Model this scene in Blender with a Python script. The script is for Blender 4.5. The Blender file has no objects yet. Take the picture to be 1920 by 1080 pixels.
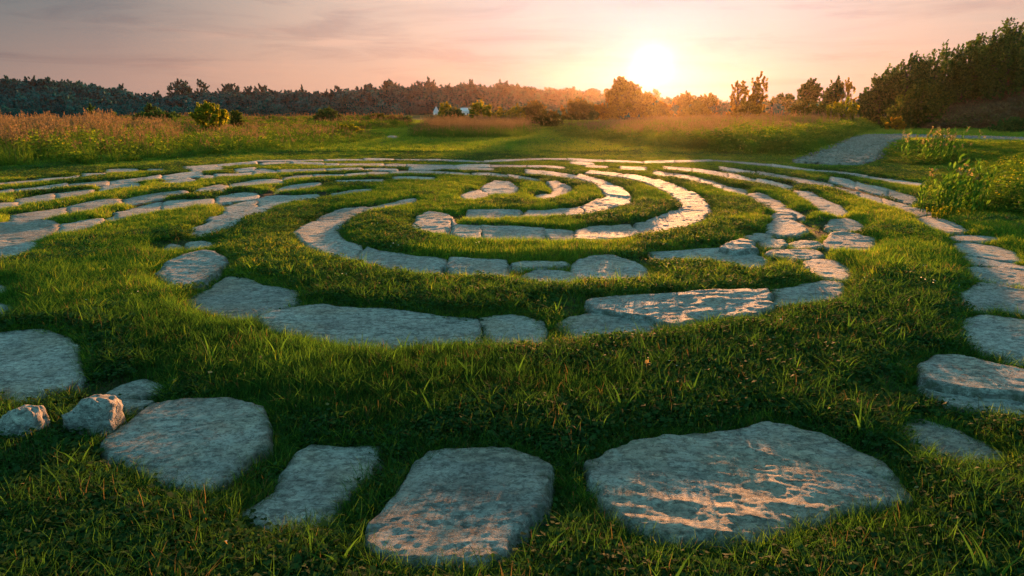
import bpy, math, random
import numpy as np
from mathutils import Vector, Matrix

rng = np.random.default_rng(7)
random.seed(7)
SC = bpy.context.scene
COL = SC.collection

# ------------------------------------------------------------------ camera
F_PX, CAM_H, HOR = 1300.0, 1.4, 205.0           # focal length in photo pixels, eye height, horizon row
PITCH = math.atan((540 - HOR) / F_PX)
cam = bpy.data.cameras.new('camera')
cam.sensor_width = 36.0
cam.lens = 36.0 * F_PX / 1920
cam.clip_start, cam.clip_end = 0.05, 6000
co = bpy.data.objects.new('camera', cam)
COL.objects.link(co)
co.location = (0, 0, CAM_H)
co.rotation_euler = (math.pi / 2 - PITCH, 0, 0)
SC.camera = co

CP, SP = math.cos(PITCH), math.sin(PITCH)


def ray(px, py):
    u, v = (px - 960) / F_PX, (540 - py) / F_PX
    return u, CP + v * SP, -SP + v * CP


def ground_pt(px, py, z=0.0):
    dx, dy, dz = ray(px, py)
    t = (z - CAM_H) / dz
    return dx * t, dy * t


def at_depth(px, py, Y):
    dx, dy, dz = ray(px, py)
    t = Y / dy
    return dx * t, Y, CAM_H + dz * t


# ------------------------------------------------------------------ sun, sky, exposure
EXPOSURE = 2.18
SUN_EL = math.radians(3.3)
SUN_AZ = math.radians(10.9)                       # to the right of the view axis
SUN_DIR = Vector((math.sin(SUN_AZ) * math.cos(SUN_EL), math.cos(SUN_AZ) * math.cos(SUN_EL), math.sin(SUN_EL)))
sl = bpy.data.lights.new('sun', 'SUN')
sl.energy, sl.angle, sl.color = 5.0, math.radians(0.9), (1.0, 0.42, 0.15)
so = bpy.data.objects.new('sun', sl)
COL.objects.link(so)
so.rotation_euler = SUN_DIR.to_track_quat('Z', 'Y').to_euler()
so.location = (60, 300, 60)

SC.view_settings.view_transform = 'Standard'
SC.view_settings.look = 'None'
SC.view_settings.exposure = EXPOSURE
SC.view_settings.gamma = 1.0
SC.cycles.use_denoising = True
SC.cycles.denoising_prefilter = 'NONE'
SC.cycles.max_bounces = 6
SC.cycles.diffuse_bounces = 3
SC.cycles.glossy_bounces = 2
SC.cycles.transmission_bounces = 3
SC.cycles.transparent_max_bounces = 6
SC.cycles.volume_bounces = 0
SC.cycles.sample_clamp_indirect = 4.0


class NT:
    """small helper to wire shader nodes"""
    def __init__(self, tree):
        self.t = tree
        tree.nodes.clear()

    def n(self, typ, **kw):
        nd = self.t.nodes.new(typ)
        for k, v in kw.items():
            setattr(nd, k, v)
        return nd

    def link(self, a, b):
        self.t.links.new(a, b)

    def put(self, sock, v):
        if hasattr(v, 'is_output'):
            self.t.links.new(v, sock)
        else:
            sock.default_value = v

    def math(self, op, a, b=0.0, c=None, clamp=False):
        nd = self.n('ShaderNodeMath', operation=op, use_clamp=clamp)
        self.put(nd.inputs[0], a)
        self.put(nd.inputs[1], b)
        if c is not None:
            self.put(nd.inputs[2], c)
        return nd.outputs[0]

    def rng(self, v, a, b, c=0.0, d=1.0, smooth=True):
        nd = self.n('ShaderNodeMapRange')
        if smooth:
            nd.interpolation_type = 'SMOOTHSTEP'
        self.put(nd.inputs[0], v)
        for i, x in enumerate((a, b, c, d)):
            nd.inputs[i + 1].default_value = x
        return nd.outputs[0]

    def ramp(self, v, stops, interp='LINEAR'):
        nd = self.n('ShaderNodeValToRGB')
        cr = nd.color_ramp
        cr.interpolation = interp
        while len(cr.elements) < len(stops):
            cr.elements.new(0.5)
        for e, (p, c) in zip(cr.elements, stops):
            e.position = p
            e.color = (c[0], c[1], c[2], 1)
        self.put(nd.inputs[0], v)
        return nd.outputs[0]

    def mix(self, f, a, b, mode='MIX'):
        nd = self.n('ShaderNodeMix', data_type='RGBA', blend_type=mode)
        self.put(nd.inputs[0], f)
        for s, v in ((nd.inputs[6], a), (nd.inputs[7], b)):
            if isinstance(v, tuple) and len(v) == 3:
                v = v + (1.0,)
            self.put(s, v)
        return nd.outputs[2]

    def noise(self, vec, scale, detail=4, rough=0.55, dist=0.0):
        nd = self.n('ShaderNodeTexNoise')
        if vec is not None:
            self.link(vec, nd.inputs['Vector'])
        nd.inputs['Scale'].default_value = scale
        nd.inputs['Detail'].default_value = detail
        nd.inputs['Roughness'].default_value = rough
        nd.inputs['Distortion'].default_value = dist
        return nd.outputs['Fac']

    def mapping(self, vec, scale=(1, 1, 1), rot=(0, 0, 0), loc=(0, 0, 0)):
        nd = self.n('ShaderNodeMapping')
        self.link(vec, nd.inputs[0])
        nd.inputs[1].default_value = loc
        nd.inputs[2].default_value = rot
        nd.inputs[3].default_value = scale
        return nd.outputs[0]


world = bpy.data.worlds.new('World')
SC.world = world
world.use_nodes = True
w = NT(world.node_tree)
tc = w.n('ShaderNodeTexCoord').outputs['Generated']
dot = w.n('ShaderNodeVectorMath', operation='DOT_PRODUCT')
w.link(tc, dot.inputs[0])
dot.inputs[1].default_value = SUN_DIR
ang = w.math('ARCCOSINE', w.math('MINIMUM', dot.outputs['Value'], 0.99999))
ang = w.math('DIVIDE', ang, math.pi)               # 0..1 = 0..180 degrees
D = 1 / 180
low = w.ramp(ang, [(0, (0.30, 0.36, 0.66)), (3 * D, (0.30, 0.35, 0.58)), (8 * D, (0.50, 0.45, 0.47)), (16 * D, (0.82, 0.51, 0.375)), (28 * D, (0.74, 0.44, 0.32)),
                   (40 * D, (0.49, 0.315, 0.26)), (52 * D, (0.30, 0.235, 0.215)), (85 * D, (0.40, 0.70, 0.76)), (1, (0.38, 0.84, 0.95))])
high = w.ramp(ang, [(0, (0.45, 0.48, 0.72)), (4 * D, (0.50, 0.52, 0.68)), (9 * D, (0.72, 0.66, 0.66)), (18 * D, (0.88, 0.65, 0.54)), (28 * D, (0.64, 0.49, 0.41)),
                    (40 * D, (0.235, 0.24, 0.245)), (52 * D, (0.135, 0.19, 0.205)), (80 * D, (0.32, 0.90, 1.0)), (1, (0.25, 0.74, 0.92))])
sep = w.n('ShaderNodeSeparateXYZ')
w.link(tc, sep.inputs[0])
base = w.mix(w.rng(sep.outputs['Z'], 0.01, 0.15), low, high)
# thin drifting cloud streaks
cm = w.mapping(tc, scale=(3.0, 3.0, 26.0), rot=(0.0, math.radians(9), 0))
c1 = w.noise(cm, 1.5, 6, 0.6, 0.6)
streak = w.rng(c1, 0.46, 0.72)
base = w.mix(w.math('MULTIPLY', streak, 0.75), base, w.mix(1.0, base, (0.74, 0.72, 0.78), 'MULTIPLY'))
cm2 = w.mapping(tc, scale=(2.0, 2.0, 34.0), rot=(0.0, math.radians(7), 0), loc=(4, 2, 1))
c2 = w.rng(w.noise(cm2, 1.7, 5, 0.55, 0.8), 0.52, 0.78)
base = w.mix(w.math('MULTIPLY', c2, 0.75), base, w.mix(1.0, base, (1.22, 1.10, 1.05), 'MULTIPLY'))
# the sun's own disc and aureole
deg = w.math('MULTIPLY', ang, 180.0)
g1 = w.math('POWER', 2.718, w.math('MULTIPLY', w.math('POWER', w.math('DIVIDE', deg, 1.15), 2.0), -1.0))
g2 = w.math('POWER', 2.718, w.math('MULTIPLY', w.math('DIVIDE', deg, 5.5), -1.0))
base = w.mix(g2, base, (0.12, 0.14, 0.16), 'ADD')
base = w.mix(g1, base, (1.0, 1.0, 0.9), 'ADD')
sky = w.n('ShaderNodeTexSky', sky_type='NISHITA')
sky.sun_disc = False
sky.sun_elevation = SUN_EL
sky.sun_rotation = SUN_AZ
sky.air_density, sky.dust_density, sky.ozone_density = 1.2, 2.0, 1.5
skyc = w.mix(1.0, sky.outputs[0], (0.004, 0.004, 0.004), 'MULTIPLY')
total = w.mix(1.0, w.mix(1.0, base, (2.12, 2.12, 2.12), 'MULTIPLY'), skyc, 'ADD')
for nd in world.node_tree.nodes:
    if nd.type == 'MIX':
        nd.clamp_result = False
bg = w.n('ShaderNodeBackground')
w.link(total, bg.inputs[0])
bg.inputs[1].default_value = 0.10
w.link(bg.outputs[0], w.n('ShaderNodeOutputWorld').inputs[0])


# ------------------------------------------------------------------ numpy noise
def _hash(ix, iy, seed):
    h = (ix.astype(np.int64) * 374761393 + iy.astype(np.int64) * 668265263 + seed * 974711) & 0x7fffffff
    h = ((h ^ (h >> 13)) * 1274126177) & 0x7fffffff
    return ((h ^ (h >> 16)) & 0xffff) / 65535.0


def vnoise(x, y, seed=0):
    ix, iy = np.floor(x), np.floor(y)
    fx, fy = x - ix, y - iy
    fx, fy = fx * fx * (3 - 2 * fx), fy * fy * (3 - 2 * fy)
    a, b = _hash(ix, iy, seed), _hash(ix + 1, iy, seed)
    c, d = _hash(ix, iy + 1, seed), _hash(ix + 1, iy + 1, seed)
    return (a * (1 - fx) + b * fx) * (1 - fy) + (c * (1 - fx) + d * fx) * fy


def fbm(x, y, seed=0, oct=4):
    s, a, n = 0.0, 0.5, 0.0
    for o in range(oct):
        s = s + a * (vnoise(x, y, seed + o * 17) - 0.5)
        n += a
        x, y, a = x * 1.55 - y * 1.31 + 11.3, x * 1.31 + y * 1.55 - 7.1, a * 0.5
    return s / n                                     # about -0.5 .. 0.5


def sstep(a, b, x):
    t = np.clip((x - a) / (b - a), 0, 1)
    return t * t * (3 - 2 * t)


# ------------------------------------------------------------------ object helpers
def mesh_obj(name, verts, faces, mat, parent=None, smooth=False, attrs=None, link=True):
    me = bpy.data.meshes.new(name)
    v = np.asarray(verts, np.float32)
    if isinstance(faces, np.ndarray):
        k = faces.shape[1]
        me.vertices.add(len(v))
        me.vertices.foreach_set('co', v.ravel())
        me.loops.add(faces.size)
        me.loops.foreach_set('vertex_index', faces.astype(np.int32).ravel())
        me.polygons.add(len(faces))
        me.polygons.foreach_set('loop_start', np.arange(0, faces.size, k, dtype=np.int32))
        me.update(calc_edges=True)
    else:
        me.from_pydata(v.tolist(), [], faces)
        me.update()
    if smooth:
        me.polygons.foreach_set('use_smooth', np.ones(len(me.polygons), bool))
    for k, (dom, typ, val) in (attrs or {}).items():
        at = me.attributes.new(k, typ, dom)
        at.data.foreach_set('vector' if typ == 'FLOAT_VECTOR' else 'value', np.asarray(val).ravel())
    if mat:
        me.materials.append(mat)
    o = bpy.data.objects.new(name, me)
    if link:
        COL.objects.link(o)
    if parent:
        o.parent = parent
    return o


def tag(o, label=None, cat=None, group=None, kind=None):
    if label:
        o['label'] = label
    if cat:
        o['category'] = cat
    if group:
        o['group'] = group
    if kind:
        o['kind'] = kind
    return o


def empty(name, loc):
    o = bpy.data.objects.new(name, None)
    COL.objects.link(o)
    o.location = loc
    o.empty_display_size = 0.2
    return o


# ------------------------------------------------------------------ materials
def material(name):
    m = bpy.data.materials.new(name)
    m.use_nodes = True
    return m, NT(m.node_tree)


def leaf_material(name, stops, trans=0.45, rough=0.8, spec=0.06, inst=True):
    """leaf or blade: diffuse and translucent, coloured by each leaf's and each tuft's own random value"""
    m, t = material(name)
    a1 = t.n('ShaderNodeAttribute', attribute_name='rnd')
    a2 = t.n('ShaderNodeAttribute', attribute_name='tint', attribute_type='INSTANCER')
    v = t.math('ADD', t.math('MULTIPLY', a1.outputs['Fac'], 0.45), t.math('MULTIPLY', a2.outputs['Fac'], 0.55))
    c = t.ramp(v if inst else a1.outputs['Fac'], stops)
    p = t.n('ShaderNodeBsdfPrincipled')
    t.link(c, p.inputs['Base Color'])
    p.inputs['Roughness'].default_value = rough
    p.inputs['Specular IOR Level'].default_value = spec
    tr = t.n('ShaderNodeBsdfTranslucent')
    t.link(t.mix(1.0, c, (1.25, 1.25, 0.7), 'MULTIPLY'), tr.inputs[0])
    mx = t.n('ShaderNodeMixShader')
    mx.inputs[0].default_value = trans
    t.link(p.outputs[0], mx.inputs[1])
    t.link(tr.outputs[0], mx.inputs[2])
    t.link(mx.outputs[0], t.n('ShaderNodeOutputMaterial').inputs[0])
    return m


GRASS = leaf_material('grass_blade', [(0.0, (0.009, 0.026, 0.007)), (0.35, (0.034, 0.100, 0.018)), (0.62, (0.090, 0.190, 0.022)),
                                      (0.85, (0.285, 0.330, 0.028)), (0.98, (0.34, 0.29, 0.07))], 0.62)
CLOVER = leaf_material('clover_leaf', [(0.0, (0.012, 0.036, 0.012)), (0.6, (0.036, 0.085, 0.018)), (1.0, (0.10, 0.15, 0.035))], 0.4)
STRAW = leaf_material('dry_stem', [(0.0, (0.10, 0.07, 0.030)), (0.5, (0.18, 0.12, 0.055)), (1.0, (0.30, 0.21, 0.11))], 0.5)
PLUME = leaf_material('seed_plume', [(0.0, (0.11, 0.075, 0.048)), (0.5, (0.20, 0.132, 0.085)), (1.0, (0.34, 0.24, 0.16))], 0.5)
RUST = leaf_material('rusty_brush', [(0.0, (0.07, 0.035, 0.022)), (0.5, (0.17, 0.080, 0.045)), (1.0, (0.32, 0.17, 0.09))], 0.35)
MEADOW = leaf_material('meadow_blade', [(0.0, (0.022, 0.060, 0.010)), (0.45, (0.06, 0.125, 0.014)), (0.8, (0.14, 0.21, 0.022)), (1.0, (0.26, 0.24, 0.05))], 0.55)
PETAL = leaf_material('white_petal', [(0.0, (0.55, 0.52, 0.5)), (1.0, (0.75, 0.72, 0.7))], 0.4)


def foliage(name, dark, mid, light, trans=0.4):
    return leaf_material(name, [(0.0, dark), (0.5, mid), (1.0, light)], trans, inst=False)


M_DARK = foliage('leaf_dark', (0.020, 0.052, 0.016), (0.046, 0.100, 0.024), (0.110, 0.170, 0.034), 0.4)
M_MID = foliage('leaf_mid', (0.026, 0.050, 0.010), (0.060, 0.095, 0.016), (0.125, 0.145, 0.024), 0.45)
M_YEL = foliage('leaf_yellow', (0.07, 0.105, 0.010), (0.18, 0.21, 0.012), (0.36, 0.30, 0.02), 0.58)
WEED = foliage('weed_leaf', (0.03, 0.085, 0.012), (0.08, 0.18, 0.02), (0.19, 0.32, 0.04), 0.5)
TALK = foliage('pale_seed_head', (0.16, 0.11, 0.05), (0.30, 0.22, 0.10), (0.45, 0.35, 0.18), 0.5)
M_AMB_GLOW = foliage('leaf_amber_glow', (0.11, 0.070, 0.008), (0.25, 0.155, 0.012), (0.42, 0.28, 0.025), 0.6)  # orange glow of the low sun painted into the leaf colour
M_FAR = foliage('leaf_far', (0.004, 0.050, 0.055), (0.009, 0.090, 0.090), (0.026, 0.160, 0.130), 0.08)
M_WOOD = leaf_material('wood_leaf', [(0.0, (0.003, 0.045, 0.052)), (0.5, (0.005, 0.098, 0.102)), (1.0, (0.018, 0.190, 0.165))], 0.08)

BARK, t = material('bark')
g = t.n('ShaderNodeNewGeometry').outputs['Position']
nz = t.noise(t.mapping(g, scale=(9, 9, 2.5)), 1.5, 5, 0.6)
p = t.n('ShaderNodeBsdfPrincipled')
t.link(t.ramp(nz, [(0.3, (0.025, 0.018, 0.013)), (0.7, (0.085, 0.065, 0.048))]), p.inputs['Base Color'])
p.inputs['Roughness'].default_value = 0.95
b = t.n('ShaderNodeBump')
b.inputs['Strength'].default_value = 0.6
b.inputs['Distance'].default_value = 0.03
t.link(nz, b.inputs['Height'])
t.link(b.outputs[0], p.inputs['Normal'])
t.link(p.outputs[0], t.n('ShaderNodeOutputMaterial').inputs[0])

STONE, t = material('weathered_stone')
oi = t.n('ShaderNodeObjectInfo')
g = t.n('ShaderNodeNewGeometry').outputs['Position']
off = t.n('ShaderNodeVectorMath', operation='ADD')
t.link(g, off.inputs[0])
cmb = t.n('ShaderNodeCombineXYZ')
t.link(t.math('MULTIPLY', oi.outputs['Random'], 37.0), cmb.inputs[0])
t.link(t.math('MULTIPLY', oi.outputs['Random'], 91.0), cmb.inputs[2])
t.link(cmb.outputs[0], off.inputs[1])
pv = off.outputs[0]
big = t.noise(pv, 2.6, 5, 0.6, 0.4)
med = t.noise(pv, 21.0, 6, 0.65)
fine = t.noise(pv, 170.0, 4, 0.7)
lay = t.noise(t.mapping(pv, scale=(5, 17, 30), rot=(0.1, 0.2, 0.15)), 1.0, 6, 0.7, 1.2)
c = t.ramp(big, [(0.28, (0.25, 0.242, 0.232)), (0.5, (0.41, 0.392, 0.368)), (0.72, (0.53, 0.50, 0.465))])
tan = t.rng(t.noise(pv, 1.7, 5, 0.62, 0.7), 0.44, 0.66)
own = t.n('ShaderNodeAttribute', attribute_name='stain').outputs['Fac']
tan = t.math('MAXIMUM', t.math('MULTIPLY', tan, 0.75), t.math('MULTIPLY', own, t.rng(t.noise(pv, 3.2, 5, 0.65, 0.9), 0.30, 0.55)))
c = t.mix(tan, c, (0.42, 0.345, 0.27))
c = t.mix(t.rng(med, 0.42, 0.70), c, t.mix(1.0, c, (0.50, 0.50, 0.50), 'MULTIPLY'))
c = t.mix(t.math('MULTIPLY', t.rng(fine, 0.48, 0.70), 0.6), c, t.mix(1.0, c, (1.35, 1.33, 1.28), 'MULTIPLY'))
c = t.mix(t.math('MULTIPLY', t.rng(lay, 0.52, 0.64), 0.65), c, (0.115, 0.105, 0.095))
lich = t.rng(t.noise(pv, 6.5, 6, 0.7, 0.8), 0.60, 0.70)
spk = t.noise(t.mapping(pv, scale=(34, 44, 46), rot=(0, 0, 0.1)), 1.0, 6, 0.8, 0.8)
c = t.mix(t.math('MULTIPLY', t.rng(spk, 0.48, 0.58), 0.85), c, t.mix(1.0, c, (0.36, 0.36, 0.37), 'MULTIPLY'))
c = t.mix(t.math('MULTIPLY', t.rng(t.noise(t.mapping(pv, scale=(20, 44, 40)), 1.0, 5, 0.72, 0.5), 0.52, 0.66), 0.8), c, t.mix(1.0, c, (1.5, 1.47, 1.42), 'MULTIPLY'))
c = t.mix(t.math('MULTIPLY', lich, 0.55), c, (0.46, 0.47, 0.43))
rim = t.n('ShaderNodeAttribute', attribute_name='rim').outputs['Fac']
dirt = t.math('MULTIPLY', rim, t.rng(t.noise(pv, 11.0, 6, 0.7), 0.36, 0.58))
c = t.mix(t.math('MULTIPLY', dirt, 0.85), c, t.mix(t.rng(med, 0.4, 0.6), (0.045, 0.036, 0.024), (0.050, 0.062, 0.022)))
tone = t.n('ShaderNodeHueSaturation')
t.link(c, tone.inputs['Color'])
tone.inputs['Saturation'].default_value = 0.9
t.link(t.math('MULTIPLY_ADD', oi.outputs['Random'], 0.34, 0.82), tone.inputs['Value'])
p = t.n('ShaderNodeBsdfPrincipled')
t.link(tone.outputs[0], p.inputs['Base Color'])
p.inputs['Roughness'].default_value = 0.82
p.inputs['Specular IOR Level'].default_value = 0.35
grain = t.noise(t.mapping(pv, scale=(26, 90, 60), rot=(0, 0, 0.12)), 1.0, 6, 0.78, 0.6)
h = t.math('ADD', t.math('MULTIPLY', med, 0.14), t.math('ADD', t.math('MULTIPLY', lay, 0.20), t.math('ADD', t.math('MULTIPLY', fine, 0.30), t.math('MULTIPLY', grain, 0.60))))
b = t.n('ShaderNodeBump')
b.inputs['Strength'].default_value = 1.0
b.inputs['Distance'].default_value = 0.045
t.link(h, b.inputs['Height'])
t.link(b.outputs[0], p.inputs['Normal'])
t.link(p.outputs[0], t.n('ShaderNodeOutputMaterial').inputs[0])

SOIL, t = material('ground_soil')
g = t.n('ShaderNodeNewGeometry').outputs['Position']
n1 = t.noise(g, 0.7, 5, 0.6)
n2 = t.noise(g, 24.0, 6, 0.7)
soil = t.ramp(n2, [(0.3, (0.018, 0.012, 0.008)), (0.7, (0.060, 0.043, 0.028))])
moss = t.ramp(n2, [(0.3, (0.016, 0.030, 0.007)), (0.7, (0.055, 0.080, 0.016))])
sp = t.n('ShaderNodeSeparateXYZ')
t.link(g, sp.inputs[0])
farf = t.rng(sp.outputs['Y'], 12.0, 26.0)
c = t.mix(t.math('MAXIMUM', t.rng(n1, 0.45, 0.62), farf), soil, moss)
p = t.n('ShaderNodeBsdfPrincipled')
t.link(c, p.inputs['Base Color'])
p.inputs['Roughness'].default_value = 0.95
p.inputs['Specular IOR Level'].default_value = 0.1
b = t.n('ShaderNodeBump')
b.inputs['Strength'].default_value = 0.9
b.inputs['Distance'].default_value = 0.03
t.link(n2, b.inputs['Height'])
t.link(b.outputs[0], p.inputs['Normal'])
t.link(p.outputs[0], t.n('ShaderNodeOutputMaterial').inputs[0])

GRAVEL, t = material('gravel')
g = t.n('ShaderNodeNewGeometry').outputs['Position']
n2 = t.noise(g, 9.0, 8, 0.75)
n1 = t.noise(g, 1.3, 4, 0.6)
c = t.ramp(n2, [(0.3, (0.08, 0.068, 0.056)), (0.5, (0.20, 0.172, 0.145)), (0.7, (0.36, 0.315, 0.27))])
c = t.mix(t.rng(n1, 0.5, 0.7), c, t.mix(1.0, c, (0.6, 0.55, 0.5), 'MULTIPLY'))
p = t.n('ShaderNodeBsdfPrincipled')
t.link(c, p.inputs['Base Color'])
p.inputs['Roughness'].default_value = 0.9
b = t.n('ShaderNodeBump')
b.inputs['Strength'].default_value = 1.0
b.inputs['Distance'].default_value = 0.06
t.link(n2, b.inputs['Height'])
t.link(b.outputs[0], p.inputs['Normal'])
t.link(p.outputs[0], t.n('ShaderNodeOutputMaterial').inputs[0])


def plain(name, c1, c2, scale=3.0, rough=0.7):
    m, t = material(name)
    g = t.n('ShaderNodeNewGeometry').outputs['Position']
    p = t.n('ShaderNodeBsdfPrincipled')
    t.link(t.ramp(t.noise(g, scale, 4), [(0.3, c1), (0.7, c2)]), p.inputs['Base Color'])
    p.inputs['Roughness'].default_value = rough
    t.link(p.outputs[0], t.n('ShaderNodeOutputMaterial').inputs[0])
    return m


WHITE = plain('whitewash', (0.66, 0.68, 0.70), (0.80, 0.80, 0.80))
ROOF = plain('grey_roof', (0.30, 0.36, 0.40), (0.42, 0.48, 0.52))
GLASS = plain('dark_glass', (0.02, 0.025, 0.03), (0.04, 0.05, 0.06), rough=0.15)
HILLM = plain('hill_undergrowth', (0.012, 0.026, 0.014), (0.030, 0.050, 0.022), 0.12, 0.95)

# ------------------------------------------------------------------ stones: outlines read off the photo, laid on the ground
# each: (label, cover = height of the grass that hides the near edge, slab height, outline in photo pixels)
STONES = []
GRP = 'flat stones paving the labyrinth path'


def S(label, cov, H, pts, **kw):
    H = H * 0.68 if H <= 0.07 else H
    STONES.append(dict(label=label, cov=cov, H=H, pts=pts, **kw))


POSW = {1: [''], 2: [', left half', ', right half'], 3: [', left part', ', middle part', ', right part'],
        4: [', leftmost piece', ', second piece from left', ', third piece from left', ', rightmost piece']}


def RB(label, cov, rows, n=1, H=0.045):
    rows = sorted(rows)
    xs = np.array([r[0] for r in rows], float)
    yt = np.array([r[1] for r in rows], float)
    yb = np.array([r[2] for r in rows], float)
    cuts = np.linspace(xs[0], xs[-1], n + 1)
    for k in range(1, n):
        cuts[k] += random.uniform(-0.12, 0.12) * (xs[-1] - xs[0]) / n
    for k in range(n):
        a, b_ = cuts[k], cuts[k + 1]
        gap = min(0.7, 0.012 * (b_ - a))
        X = np.linspace(a + (gap if k else 0), b_ - (gap if k < n - 1 else 0), 7)
        T, B = np.interp(X, xs, yt), np.interp(X, xs, yb)
        pts = [(x, y) for x, y in zip(X, T)] + [(x, y) for x, y in zip(X[::-1], B[::-1])]
        STONES.append(dict(ribbon=True, label=label + POSW[n][k], cov=max(cov, 0.02), H=0.018 if T.mean() < 370 else 0.03, pts=pts))


# front row
S('large blue-grey slab at the left edge, above the two small boulders', 0.0, 0.07, [(-120, 650), (-40, 628), (0, 622), (60, 617), (120, 622), (152, 650), (158, 690), (150, 715), (100, 738), (40, 764), (5, 752), (-60, 745), (-130, 720)])
S('low dark flat stone half sunk in soil behind the left front slab', 0.0, 0.03, [(192, 740), (215, 725), (270, 713), (300, 722), (312, 736), (255, 744), (205, 748)])
S('thin pale stone sliver touching the far corner of the left front slab', 0.0, 0.04, [(212, 753), (240, 747), (297, 747), (283, 758), (240, 765)])
S('broad speckled slab with rounded front edge beside the small boulder', 0.0, 0.071, [(186, 822), (222, 797), (290, 757), (330, 750), (420, 752), (485, 765), (518, 800), (515, 838), (475, 862), (445, 884), (415, 910), (395, 926), (330, 919), (288, 905), (268, 882), (205, 862), (190, 845)])
S('dark sunken slab lying in shade between the two front slabs', 0.0, 0.055, [(546, 842), (580, 826), (660, 832), (722, 834), (706, 872), (668, 918), (648, 950), (606, 998), (545, 1003), (484, 998), (442, 966), (500, 925), (530, 890)])
S('thick squarish slab at the bottom centre with layered front face', 0.0, 0.075, [(692, 985), (725, 930), (770, 865), (800, 840), (870, 836), (940, 838), (990, 850), (1030, 870), (1038, 915), (1030, 950), (1000, 980), (940, 1045), (870, 1062), (780, 1062), (720, 1046), (678, 1022)])
S('largest sunlit slab at the bottom right with ridged eroded top', 0.03, 0.072, [(1098, 870), (1140, 842), (1190, 824), (1250, 815), (1330, 815), (1390, 797), (1440, 782), (1490, 800), (1545, 815), (1600, 840), (1650, 870), (1690, 905), (1700, 925), (1640, 945), (1590, 955), (1530, 972), (1480, 992), (1400, 1004), (1300, 1010), (1230, 1008), (1160, 975), (1118, 935), (1108, 905)], rough=1.8, stain=0.95)
S('smooth pale slab right of the largest slab, pointing to the lower right', 0.0, 0.05, [(1680, 797), (1725, 784), (1790, 805), (1850, 830), (1897, 855), (1890, 872), (1850, 882), (1800, 880), (1750, 862), (1700, 832)])
S('dark upper slab of the stepped pair at the right edge', 0.0, 0.075, [(1713, 682), (1740, 666), (1780, 661), (1840, 674), (1920, 690), (2030, 712), (2030, 768), (1900, 742), (1850, 737), (1790, 726), (1725, 712)])
S('pale lower slab of the stepped pair at the right edge', 0.0, 0.05, [(1722, 720), (1790, 733), (1860, 744), (1920, 750), (2030, 776), (2030, 822), (1920, 795), (1850, 780), (1780, 757), (1735, 736)])
# right hand path, from near to far
S('grey slab at the right edge below the weedy joint', 0.03, 0.05, [(1798, 602), (1840, 592), (1920, 602), (2040, 617), (2040, 690), (1940, 672), (1880, 657), (1840, 642), (1800, 622)])
S('wide slab at the right edge just above the weedy joint', 0.0, 0.05, [(1797, 548), (1830, 533), (1870, 535), (1920, 545), (2040, 557), (2040, 606), (1920, 591), (1880, 582), (1820, 580), (1795, 567)])
S('long slab by the overhanging grass on the right path', 0.0, 0.05, [(1815, 500), (1880, 502), (1940, 512), (2020, 522), (2020, 552), (1920, 541), (1850, 531), (1818, 521)])
S('narrow strip of stone between two long slabs on the right path', 0.0, 0.045, [(1802, 479), (1840, 484), (1920, 499), (1980, 507), (1980, 515), (1900, 505), (1818, 498)])
S('broad grey slab at the bend of the right path', 0.0, 0.05, [(1785, 458), (1810, 454), (1870, 461), (1905, 474), (1918, 492), (1870, 490), (1830, 482), (1797, 474)])
S('short thin slab above the bend of the right path', 0.0, 0.05, [(1776, 444), (1800, 440), (1860, 443), (1878, 450), (1840, 455), (1790, 453)])
S('pale tapering slab on the right path near the dark weeds', 0.0, 0.05, [(1715, 409), (1750, 403), (1790, 418), (1817, 432), (1800, 438), (1775, 439), (1745, 428)])
S('small slab on the right path left of the tall weeds', 0.0, 0.05, [(1687, 392), (1705, 389), (1738, 393), (1752, 401), (1720, 406)])
RB('thin stone on the right path running up beside the tall weeds', 0.02, [(1565, 350, 353), (1600, 357, 363), (1640, 368, 375), (1680, 380, 388), (1708, 386, 391)], 3)
# path W, the ring behind the front turf
S('pale wide slab at the upper left bend, left of the grass hook', 0.04, 0.05, [(382, 412), (415, 402), (450, 393), (480, 387.5), (514, 388), (490, 398), (470, 402), (430, 408), (405, 412)])
S('rounded slab just below the upper left bend', 0.03, 0.05, [(352, 436), (365, 426), (395, 414), (440, 409), (455, 411), (440, 420), (420, 428), (400, 434), (370, 439)])
S('dim sunken stone in the shade left of the small square stone', 0.0, 0.025, [(302, 466), (325, 457), (340, 462), (335, 472), (310, 476)])
S('small square stone at the left bend of the second ring', 0.0, 0.05, [(349, 458), (356, 454), (390, 452.5), (405, 456), (402, 465), (385, 470), (352, 471)])
S('plump oval slab at the left bend of the second ring', 0.0, 0.075, [(296, 510), (307, 498), (325, 486), (357, 477), (382, 473), (405, 475), (422, 485), (425, 497), (412, 507), (390, 520), (372, 528), (350, 532), (322, 529), (307, 522)])
S('wedge-shaped slab below the plump oval slab', 0.03, 0.055, [(350, 563), (375, 550), (397, 540), (410, 522), (430, 517.5), (460, 520), (480, 528), (520, 538), (560, 548), (563, 556), (530, 570), (500, 578), (475, 586), (440, 590), (400, 580), (362, 571)])
S('very long pale slab in the second ring, left of centre', 0.06, 0.065, [(480, 596), (530, 584), (580, 574), (610, 571), (640, 575), (670, 578), (710, 579.5), (775, 586), (830, 592.5), (870, 596), (893, 600), (902, 620), (898, 632), (870, 632), (800, 637), (740, 641), (690, 639), (620, 631), (560, 619), (500, 605)])
S('rounded lumpy slab joining the very long slab, near the picture centre', 0.05, 0.06, [(897, 597), (930, 589), (960, 588), (990, 592), (1015, 605), (1028, 620), (1027, 631), (1000, 633), (940, 633), (906, 632), (908, 612)])
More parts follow.
